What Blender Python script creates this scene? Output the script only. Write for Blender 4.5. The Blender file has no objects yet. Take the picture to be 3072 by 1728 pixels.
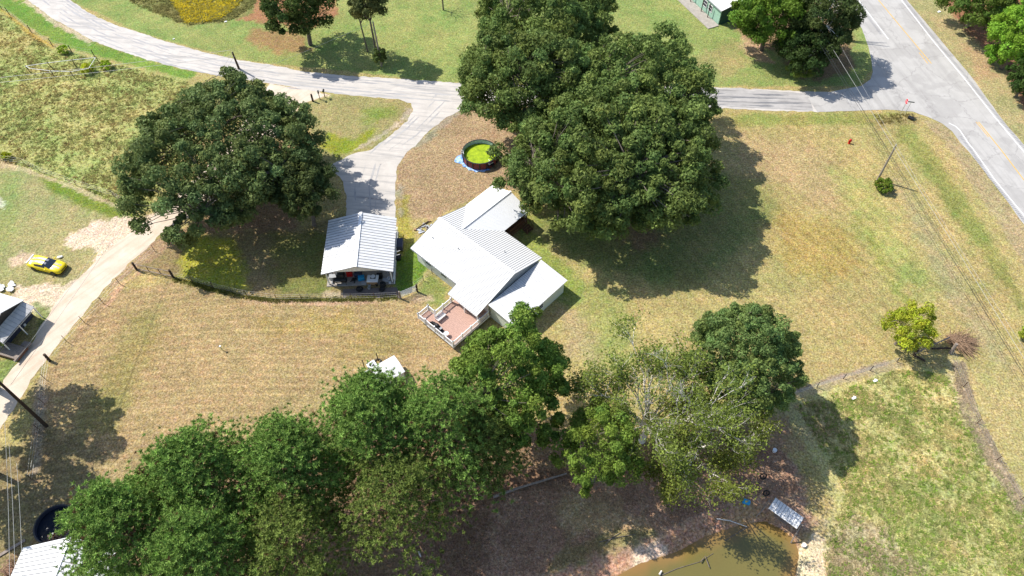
import bpy, math, random
import numpy as np
from mathutils import Vector, Matrix
R = math.radians
random.seed(7); rng = np.random.default_rng(11)
sc = bpy.context.scene
COL = sc.collection

# ------------------------------------------------------------------ camera, world, sun, exposure
CAM_H = 72.0; PITCH = 53.24; FPX = 2150.0
cam = bpy.data.cameras.new('camera'); cam.sensor_width = 36.0; cam.lens = 36.0 * FPX / 3072.0
cam.clip_start = 0.5; cam.clip_end = 3000
cam_o = bpy.data.objects.new('camera', cam); COL.objects.link(cam_o)
cam_o.location = (0, 0, CAM_H); cam_o.rotation_euler = (R(90 - PITCH), 0, 0)
sc.camera = cam_o
SUN_EL, SUN_AZ = 49.0, 152.0            # azimuth of the sun measured from +X, anticlockwise
w = bpy.data.worlds.new('World'); sc.world = w; w.use_nodes = True
nt = w.node_tree; nt.nodes.clear()
wo = nt.nodes.new('ShaderNodeOutputWorld'); bg = nt.nodes.new('ShaderNodeBackground')
sky = nt.nodes.new('ShaderNodeTexSky'); sky.sky_type = 'NISHITA'; sky.sun_disc = False
sky.sun_elevation = R(SUN_EL); sky.sun_rotation = R(90 - SUN_AZ)
bg.inputs[1].default_value = 0.145
nt.links.new(sky.outputs[0], bg.inputs[0]); nt.links.new(bg.outputs[0], wo.inputs[0])
sl = bpy.data.lights.new('sun', 'SUN'); sl.energy = 4.7; sl.angle = R(0.5); sl.color = (1.0, 0.955, 0.885)
so = bpy.data.objects.new('sun', sl); COL.objects.link(so)
sd = Vector((math.cos(R(SUN_EL)) * math.cos(R(SUN_AZ)), math.cos(R(SUN_EL)) * math.sin(R(SUN_AZ)), math.sin(R(SUN_EL))))
so.rotation_euler = sd.to_track_quat('Z', 'Y').to_euler(); so.location = (0, 60, 90)
vs = sc.view_settings; vs.view_transform = 'Standard'; vs.look = 'None'; vs.exposure = 0.47; vs.gamma = 1.0
vs.use_curve_mapping = False
sc.render.engine = 'CYCLES'; sc.cycles.max_bounces = 5; sc.cycles.diffuse_bounces = 3

# ------------------------------------------------------------------ survey: photo point -> place on the site
TH = R(PITCH)
def P(px, py, z=0.0):
    x = (px - 1536) / FPX; y = -(py - 864) / FPX
    d = Vector((x, math.cos(TH) + y * math.sin(TH), -math.sin(TH) + y * math.cos(TH)))
    t = (z - CAM_H) / d.z
    return Vector((d.x * t, d.y * t, z))

# ------------------------------------------------------------------ materials
def lin(r, g, b, k=1.0):
    f = lambda c: ((c / 255.0) / 12.92 if c / 255.0 <= 0.04045 else ((c / 255.0 + 0.055) / 1.055) ** 2.4)
    return (f(r) * k, f(g) * k, f(b) * k)
MATS = {}
def mat(name, col, rough=0.7, metal=0.0, var=0.15, scale=3.0, bump=0.0, spec=0.3, attr=False, col2=None, stretch=None):
    if name in MATS: return MATS[name]
    m = bpy.data.materials.new(name); m.use_nodes = True; n = m.node_tree; L = n.links
    b = n.nodes['Principled BSDF']; b.inputs['Roughness'].default_value = rough; b.inputs['Metallic'].default_value = metal
    b.inputs['Specular IOR Level'].default_value = spec
    tc = n.nodes.new('ShaderNodeTexCoord'); mp = n.nodes.new('ShaderNodeMapping'); L.new(tc.outputs['Object'], mp.inputs[0])
    if stretch: mp.inputs['Scale'].default_value = stretch
    ns = n.nodes.new('ShaderNodeTexNoise'); ns.inputs['Scale'].default_value = scale; ns.inputs['Detail'].default_value = 6
    ns.inputs['Roughness'].default_value = 0.65; L.new(mp.outputs[0], ns.inputs[0])
    mx = n.nodes.new('ShaderNodeMix'); mx.data_type = 'RGBA'
    rp = n.nodes.new('ShaderNodeMapRange'); rp.inputs[1].default_value = 0.33; rp.inputs[2].default_value = 0.67
    L.new(ns.outputs['Fac'], rp.inputs[0]); L.new(rp.outputs[0], mx.inputs[0])
    c2 = col2 or tuple(c * (1 - var) for c in col)
    mx.inputs[6].default_value = (*col, 1) if col2 else tuple([min(1, c * (1 + var)) for c in col] + [1])
    mx.inputs[7].default_value = (*c2, 1)
    out = mx.outputs[2]
    if attr:
        at = n.nodes.new('ShaderNodeAttribute'); at.attribute_name = 'Col'
        m2 = n.nodes.new('ShaderNodeMix'); m2.data_type = 'RGBA'; m2.blend_type = 'MULTIPLY'; m2.inputs[0].default_value = 1
        L.new(at.outputs['Color'], m2.inputs[6]); L.new(out, m2.inputs[7]); out = m2.outputs[2]
    L.new(out, b.inputs['Base Color'])
    if bump:
        bp = n.nodes.new('ShaderNodeBump'); bp.inputs['Strength'].default_value = bump; bp.inputs['Distance'].default_value = 0.05
        L.new(ns.outputs['Fac'], bp.inputs['Height']); L.new(bp.outputs[0], b.inputs['Normal'])
    MATS[name] = m; return m
def leaf_mat(name, trans=0.25, rough=0.55):
    m = bpy.data.materials.new(name); m.use_nodes = True; n = m.node_tree; L = n.links
    b = n.nodes['Principled BSDF']; b.inputs['Roughness'].default_value = rough; b.inputs['Specular IOR Level'].default_value = 0.12
    at = n.nodes.new('ShaderNodeAttribute'); at.attribute_name = 'Col'; L.new(at.outputs['Color'], b.inputs['Base Color'])
    tr = n.nodes.new('ShaderNodeBsdfTranslucent'); L.new(at.outputs['Color'], tr.inputs[0])
    mi = n.nodes.new('ShaderNodeMixShader'); mi.inputs[0].default_value = trans
    L.new(b.outputs[0], mi.inputs[1]); L.new(tr.outputs[0], mi.inputs[2])
    L.new(mi.outputs[0], n.nodes['Material Output'].inputs[0]); return m

M = {}
M['white_roof'] = mat('white_painted_metal', (0.65, 0.65, 0.64), 0.42, 0.0, 0.02, 0.6)
M['old_roof'] = mat('weathered_metal_roofing', (0.66, 0.66, 0.655), 0.45, 0.0, 0.14, 1.1, stretch=(0.5, 3, 3))
M['dull_roof'] = mat('dull_grey_metal_roofing', (0.60, 0.58, 0.56), 0.6, 0, 0.12, 1.5)
M['gable_roof'] = mat('bright_white_metal', (0.74, 0.74, 0.735), 0.42, 0, 0.02, 0.6)
M['rib'] = mat('shade_painted_roof_rib', (0.27, 0.27, 0.28), 0.5, 0, 0.05, 2)  # tone darkened to paint in the shading along the ribs
M['dark_rib'] = mat('dark_shade_painted_roof_rib', (0.26, 0.26, 0.26), 0.6, 0, 0.25, 2)  # dark colour stands in for the shade lines of the ribs
M['seam'] = mat('roof_seam_dirt', (0.38, 0.38, 0.39), 0.7, 0, 0.3, 3)
M['soffit'] = mat('soffit_underside', (0.42, 0.42, 0.41), 0.8, 0, 0.1, 2)
M['trim'] = mat('grey_trim', (0.36, 0.38, 0.40), 0.6, 0, 0.05, 2)
M['siding'] = mat('white_siding', (0.76, 0.76, 0.72), 0.6, 0, 0.04, 2)
M['cream'] = mat('cream_siding', (0.66, 0.70, 0.60), 0.6, 0, 0.05, 2)
M['green_siding'] = mat('mint_green_siding', lin(150, 185, 165), 0.6, 0, 0.08, 2)
M['dark_green'] = mat('dark_green_panel', lin(45, 75, 65), 0.6, 0, 0.1, 2)
M['navy'] = mat('dark_blue_siding', lin(62, 66, 84), 0.6, 0, 0.08, 2)
M['white_paint'] = mat('white_paint', (0.80, 0.80, 0.78), 0.5, 0, 0.04, 4)
M['brick_red'] = mat('faded_red_deck_stain', lin(216, 176, 158, 0.66), 0.75, 0, 0.12, 4, 0.1)
M['brown_wood'] = mat('brown_stained_wood', lin(105, 72, 55), 0.75, 0, 0.25, 5)
M['grey_wood'] = mat('weathered_grey_wood', lin(138, 126, 116), 0.85, 0, 0.25, 6, 0.2)
M['pole_wood'] = mat('utility_pole_wood', lin(150, 140, 126), 0.85, 0, 0.2, 6)
M['dark_wood'] = mat('dark_creosote_wood', lin(66, 54, 46), 0.85, 0, 0.25, 5)
M['post_metal'] = mat('rusty_steel_post', lin(92, 70, 56), 0.7, 0.2, 0.3, 8)
M['galv'] = mat('galvanised_steel', (0.55, 0.56, 0.57), 0.4, 0.6, 0.1, 5)
M['wire'] = mat('wire_metal', (0.42, 0.42, 0.40), 0.5, 0.3, 0.1, 2)
M['black'] = mat('black_plastic', (0.015, 0.016, 0.018), 0.5, 0, 0.2, 5)
M['rubber'] = mat('black_rubber', (0.02, 0.02, 0.02), 0.8, 0, 0.3, 6)
M['dark_metal_and_shade'] = mat('dark_metal_and_shade', (0.05, 0.055, 0.06), 0.45, 0.5, 0.2, 6)
M['concrete'] = mat('pale_concrete', lin(176, 168, 158, 0.8), 0.9, 0, 0.15, 1.5, 0.1)
M['mat_dark'] = mat('dark_concrete_apron', lin(112, 104, 100, 0.8), 0.9, 0, 0.15, 1.5, 0.1)
M['blue_tarp'] = mat('blue_tarp', lin(58, 120, 200), 0.45, 0, 0.35, 3, 0.4, col2=lin(190, 215, 235))
M['red'] = mat('red_paint', lin(190, 30, 28), 0.45, 0, 0.1, 4)
M['sign_red'] = mat('stop_sign_red', lin(200, 25, 50), 0.4, 0, 0.04, 4)
M['sign_white'] = mat('sign_white', (0.8, 0.8, 0.8), 0.5, 0, 0.02, 4)
M['sign_green'] = mat('street_sign_green', lin(60, 75, 70), 0.5, 0, 0.05, 4)
M['blue_plastic'] = mat('blue_plastic', lin(40, 150, 200), 0.4, 0, 0.08, 4)
M['cardboard'] = mat('cardboard', lin(160, 130, 100), 0.85, 0, 0.1, 5)
M['grey_plastic'] = mat('grey_plastic', (0.35, 0.36, 0.37), 0.55, 0, 0.1, 5)
M['bark'] = mat('grey_tree_bark', lin(112, 102, 92), 0.9, 0, 0.3, 4, 0.3)
M['pine_bark'] = mat('pine_bark', lin(118, 92, 78), 0.9, 0, 0.3, 4, 0.3)
M['pale_bark'] = mat('pale_bleached_bark', lin(222, 215, 204), 0.85, 0, 0.2, 4)
M['leaf'] = leaf_mat('broadleaf_foliage', 0.3, 0.6); M['needle'] = leaf_mat('pine_needles', 0.15, 0.5)
M['blade'] = leaf_mat('grass_blades', 0.45, 0.8)
M['twig'] = mat('dry_twigs', lin(150, 118, 98), 0.9, 0, 0.3, 4)
M['liner'] = mat('pale_blue_pool_liner', lin(175, 192, 205), 0.5, 0, 0.1, 2)
M['pool_wall'] = mat('brown_red_pool_wall', lin(125, 62, 56), 0.55, 0, 0.25, 3, stretch=(4, 4, .4))
M['glass'] = mat('dark_tinted_glass', (0.012, 0.02, 0.035), 0.06, 0, 0.05, 2, spec=0.8)
M['yellow'] = mat('yellow_car_paint', lin(238, 214, 20, 0.92), 0.22, 0, 0.02, 2, spec=0.6)
M['silver'] = mat('silver_stripe_paint', lin(160, 160, 164), 0.3, 0.3, 0.04, 2)
M['soil'] = mat('loose_soil', lin(150, 112, 88, 0.6), 0.95, 0, 0.3, 3, 0.3)
M['ridge'] = mat('white_ridge_cap', (0.78, 0.78, 0.77), 0.45, 0, 0.03, 1)

# ------------------------------------------------------------------ object helpers
def tag(o, label=None, cat=None, group=None, kind=None):
    if label: o['label'] = label
    if cat: o['category'] = cat
    if group: o['group'] = group
    if kind: o['kind'] = kind
    return o
def thing(name, label, cat, loc=(0, 0, 0), rz=0.0, group=None):
    o = bpy.data.objects.new(name, None); COL.objects.link(o); o.location = loc; o.rotation_euler = (0, 0, rz)
    o.empty_display_size = 0.3
    return tag(o, label, cat, group)
def gable_prism(p, q, t_, off):
    mb = MB(); off = Vector(off); a = [Vector(v) for v in (p, q, t_)]; b = [v + off for v in a]
    mb.quad(*a); mb.quad(*b[::-1])
    i0 = 0
    for i in range(3): mb.f.append([i, (i + 1) % 3, 3 + 2 - (i + 1) % 3, 3 + 2 - i])
    return mb
class MB:
    def __init__(s): s.v = []; s.f = []
    def box(s, c, d, rz=0.0, rot=None):
        m = rot.to_3x3() if rot is not None else Matrix.Rotation(rz, 3, 'Z')
        i = len(s.v); c = Vector(c)
        for x in (-.5, .5):
            for y in (-.5, .5):
                for z in (-.5, .5): s.v.append(c + m @ Vector((x * d[0], y * d[1], z * d[2])))
        for q in ((0, 1, 3, 2), (4, 6, 7, 5), (0, 4, 5, 1), (2, 3, 7, 6), (0, 2, 6, 4), (1, 5, 7, 3)): s.f.append([i + k for k in q])
        return s
    def bar(s, a, b, w, h=None):
        a = Vector(a); b = Vector(b); d = b - a; L = d.length
        if L < 1e-5: return s
        q = d.to_track_quat('X', 'Z').to_matrix()
        return s.box((a + b) / 2, (L, w, h or w), rot=q)
    def tube(s, pts, rad, n=7, cap=True):
        pts = [Vector(p) for p in pts]; i0 = len(s.v)
        if not hasattr(rad, '__len__'): rad = [rad] * len(pts)
        for k, p in enumerate(pts):
            d = (pts[min(k + 1, len(pts) - 1)] - pts[max(k - 1, 0)])
            q = d.to_track_quat('Z', 'Y').to_matrix() if d.length > 1e-6 else Matrix.Identity(3)
            for j in range(n):
                a = 2 * math.pi * j / n
                s.v.append(p + q @ Vector((math.cos(a) * rad[k], math.sin(a) * rad[k], 0)))
        for k in range(len(pts) - 1):
            for j in range(n):
                a = i0 + k * n + j; b = i0 + k * n + (j + 1) % n
                s.f.append([a, b, b + n, a + n])
        if cap:
            s.f.append([i0 + j for j in range(n)][::-1]); s.f.append([i0 + (len(pts) - 1) * n + j for j in range(n)])
        return s
    def cyl(s, c, r, h, n=20, r2=None):
        c = Vector(c); return s.tube([c, c + Vector((0, 0, h))], [r, r if r2 is None else r2], n)
    def ring(s, c, r, t, h, n=32, a0=0, a1=2 * math.pi):
        i0 = len(s.v); full = abs(a1 - a0 - 2 * math.pi) < 1e-6; m = n if full else n + 1
        for k in range(m):
            a = a0 + (a1 - a0) * k / n
            for (rr, z) in ((r, 0), (r, h), (r - t, h), (r - t, 0)):
                s.v.append(Vector((c[0] + rr * math.cos(a), c[1] + rr * math.sin(a), c[2] + z)))
        for k in range(n):
            a = i0 + 4 * k; b = i0 + 4 * ((k + 1) % m)
            for j in range(4): s.f.append([a + j, b + j, b + (j + 1) % 4, a + (j + 1) % 4])
        return s
    def torus(s, c, r, t, n=20, m=8, rot=None):
        i0 = len(s.v); c = Vector(c); q = rot.to_3x3() if rot is not None else Matrix.Identity(3)
        for k in range(n):
            a = 2 * math.pi * k / n
            for j in range(m):
                b = 2 * math.pi * j / m
                s.v.append(c + q @ Vector(((r + t * math.cos(b)) * math.cos(a), (r + t * math.cos(b)) * math.sin(a), t * math.sin(b))))
        for k in range(n):
            for j in range(m):
                s.f.append([i0 + k * m + j, i0 + ((k + 1) % n) * m + j, i0 + ((k + 1) % n) * m + (j + 1) % m, i0 + k * m + (j + 1) % m])
        return s
    def ball(s, c, r, n=12, m=8):
        c = Vector(c); r = r if hasattr(r, '__len__') else (r, r, r); i0 = len(s.v)
        for a in range(m + 1):
            t = math.pi * a / m
            for b in range(n):
                u = 2 * math.pi * b / n
                s.v.append(c + Vector((r[0] * math.sin(t) * math.cos(u), r[1] * math.sin(t) * math.sin(u), r[2] * math.cos(t))))
        for a in range(m):
            for b in range(n):
                s.f.append([i0 + a * n + b, i0 + (a + 1) * n + b, i0 + (a + 1) * n + (b + 1) % n, i0 + a * n + (b + 1) % n])
        return s
    def quad(s, *p):
        i = len(s.v); s.v += [Vector(q) for q in p]; s.f.append(list(range(i, i + len(p)))); return s
    def mesh(s, name, off=None, smooth=False):
        me = bpy.data.meshes.new(name)
        me.from_pydata([tuple(v - off) if off is not None else tuple(v) for v in s.v], [], s.f); me.update()
        if smooth:
            for p in me.polygons: p.use_smooth = True
        return me
    def build(s, name, m, parent=None, kind=None, smooth=False, world=False, bevel=0.0, label=None):
        off = parent.location if (world and parent is not None) else None
        o = bpy.data.objects.new(name, s.mesh(name, off, smooth)); COL.objects.link(o)
        if m: o.data.materials.append(m)
        if parent is not None: o.parent = parent
        if kind: o['kind'] = kind
        if label: o['label'] = label
        if bevel:
            b = o.modifiers.new('bevel', 'BEVEL'); b.width = bevel; b.segments = 2
        return o
def copy_tree(o, loc=None, rz=None, label=None, parent=None):
    c = o.copy(); COL.objects.link(c)
    if parent is not None: c.parent = parent
    if loc is not None: c.location = loc
    if rz is not None: c.rotation_euler = (0, 0, rz)
    if label: c['label'] = label
    for ch in list(o.children): copy_tree(ch, parent=c)
    return c
def np_mesh(name, V, nper, cols, m, parent=None, kind=None, loc=None):
    """V (N*nper,3) separate n-gons; cols (N,3) per polygon."""
    N = len(V) // nper
    if loc is not None: V = V - np.array(loc)
    me = bpy.data.meshes.new(name)
    me.vertices.add(N * nper); me.vertices.foreach_set('co', V.astype(np.float32).ravel())
    me.loops.add(N * nper); me.loops.foreach_set('vertex_index', np.arange(N * nper, dtype=np.int32))
    me.polygons.add(N); me.polygons.foreach_set('loop_start', np.arange(0, N * nper, nper, dtype=np.int32))
    me.update(calc_edges=True)
    at = me.color_attributes.new('Col', 'FLOAT_COLOR', 'POINT')
    c = np.ones((N * nper, 4), np.float32); c[:, :3] = np.repeat(cols, nper, 0)
    at.data.foreach_set('color', c.ravel())
    o = bpy.data.objects.new(name, me); COL.objects.link(o); me.materials.append(m)
    if parent is not None: o.parent = parent
    if kind: o['kind'] = kind
    return o

# ------------------------------------------------------------------ noise and polygon fields (numpy)
def vnoise(x, y, seed=0):
    xi = np.floor(x).astype(np.int64); yi = np.floor(y).astype(np.int64); xf = x - xi; yf = y - yi
    def h(a, b):
        n = (a * 374761393 + b * 668265263 + seed * 1274126177) & 0x7fffffff
        n = ((n ^ (n >> 13)) * 1274126177) & 0x7fffffff
        return ((n ^ (n >> 16)) & 0xffff) / 65535.0
    u = xf * xf * (3 - 2 * xf); v = yf * yf * (3 - 2 * yf)
    return (h(xi, yi) * (1 - u) + h(xi + 1, yi) * u) * (1 - v) + (h(xi, yi + 1) * (1 - u) + h(xi + 1, yi + 1) * u) * v
def fbm(x, y, s=1.0, seed=0, o=4):
    r = 0; a = 0.5; t = 0
    for k in range(o): r = r + a * vnoise(x * s, y * s, seed + k); t += a; a *= 0.55; s *= 2.1
    return r / t
def sdf(poly, X, Y):
    """signed distance, negative inside; poly list of (x,y)"""
    p = np.array(poly, float); d = np.full(X.shape, 1e9); ins = np.zeros(X.shape, bool)
    for i in range(len(p)):
        a = p[i]; b = p[(i + 1) % len(p)]; e = b - a; wx = X - a[0]; wy = Y - a[1]
        t = np.clip((wx * e[0] + wy * e[1]) / max(e @ e, 1e-9), 0, 1)
        d = np.minimum(d, np.hypot(wx - e[0] * t, wy - e[1] * t))
        c = ((a[1] > Y) != (b[1] > Y)) & (X < (b[0] - a[0]) * (Y - a[1]) / (b[1] - a[1] + 1e-12) + a[0])
        ins ^= c
    return np.where(ins, -d, d)
def W(pts, z=0.0): return [(P(x, y, z).x, P(x, y, z).y) for x, y in pts]

BANK = W([(1560, 1760), (1629, 1728), (1790, 1682), (1889, 1648), (1980, 1610), (2079, 1557), (2169, 1526), (2250, 1490), (2300, 1500), (2390, 1560), (2425, 1620), (2415, 1728), (2410, 1900), (1500, 1900)])
WATER = W([(1800, 1760), (1860, 1722), (1918, 1690), (2004, 1663), (2048, 1647), (2110, 1610), (2172, 1588), (2243, 1567), (2300, 1563), (2345, 1585), (2380, 1612), (2400, 1650), (2394, 1700), (2384, 1740), (2378, 1900), (1750, 1900)])
WZ = -0.42
def height(X, Y):
    db = sdf(BANK, X, Y); dw = sdf(WATER, X, Y)
    z = np.where(db < 0, -0.30 * np.clip(-db / 0.45, 0, 1), 0.0)
    z = z + np.where(db < 0, -0.12 * np.clip(1 - dw / 1.6, 0, 1), 0)
    z = z + np.where(dw < 0, -0.4 * np.clip(-dw, 0, 2.0), 0)
    return z

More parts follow.
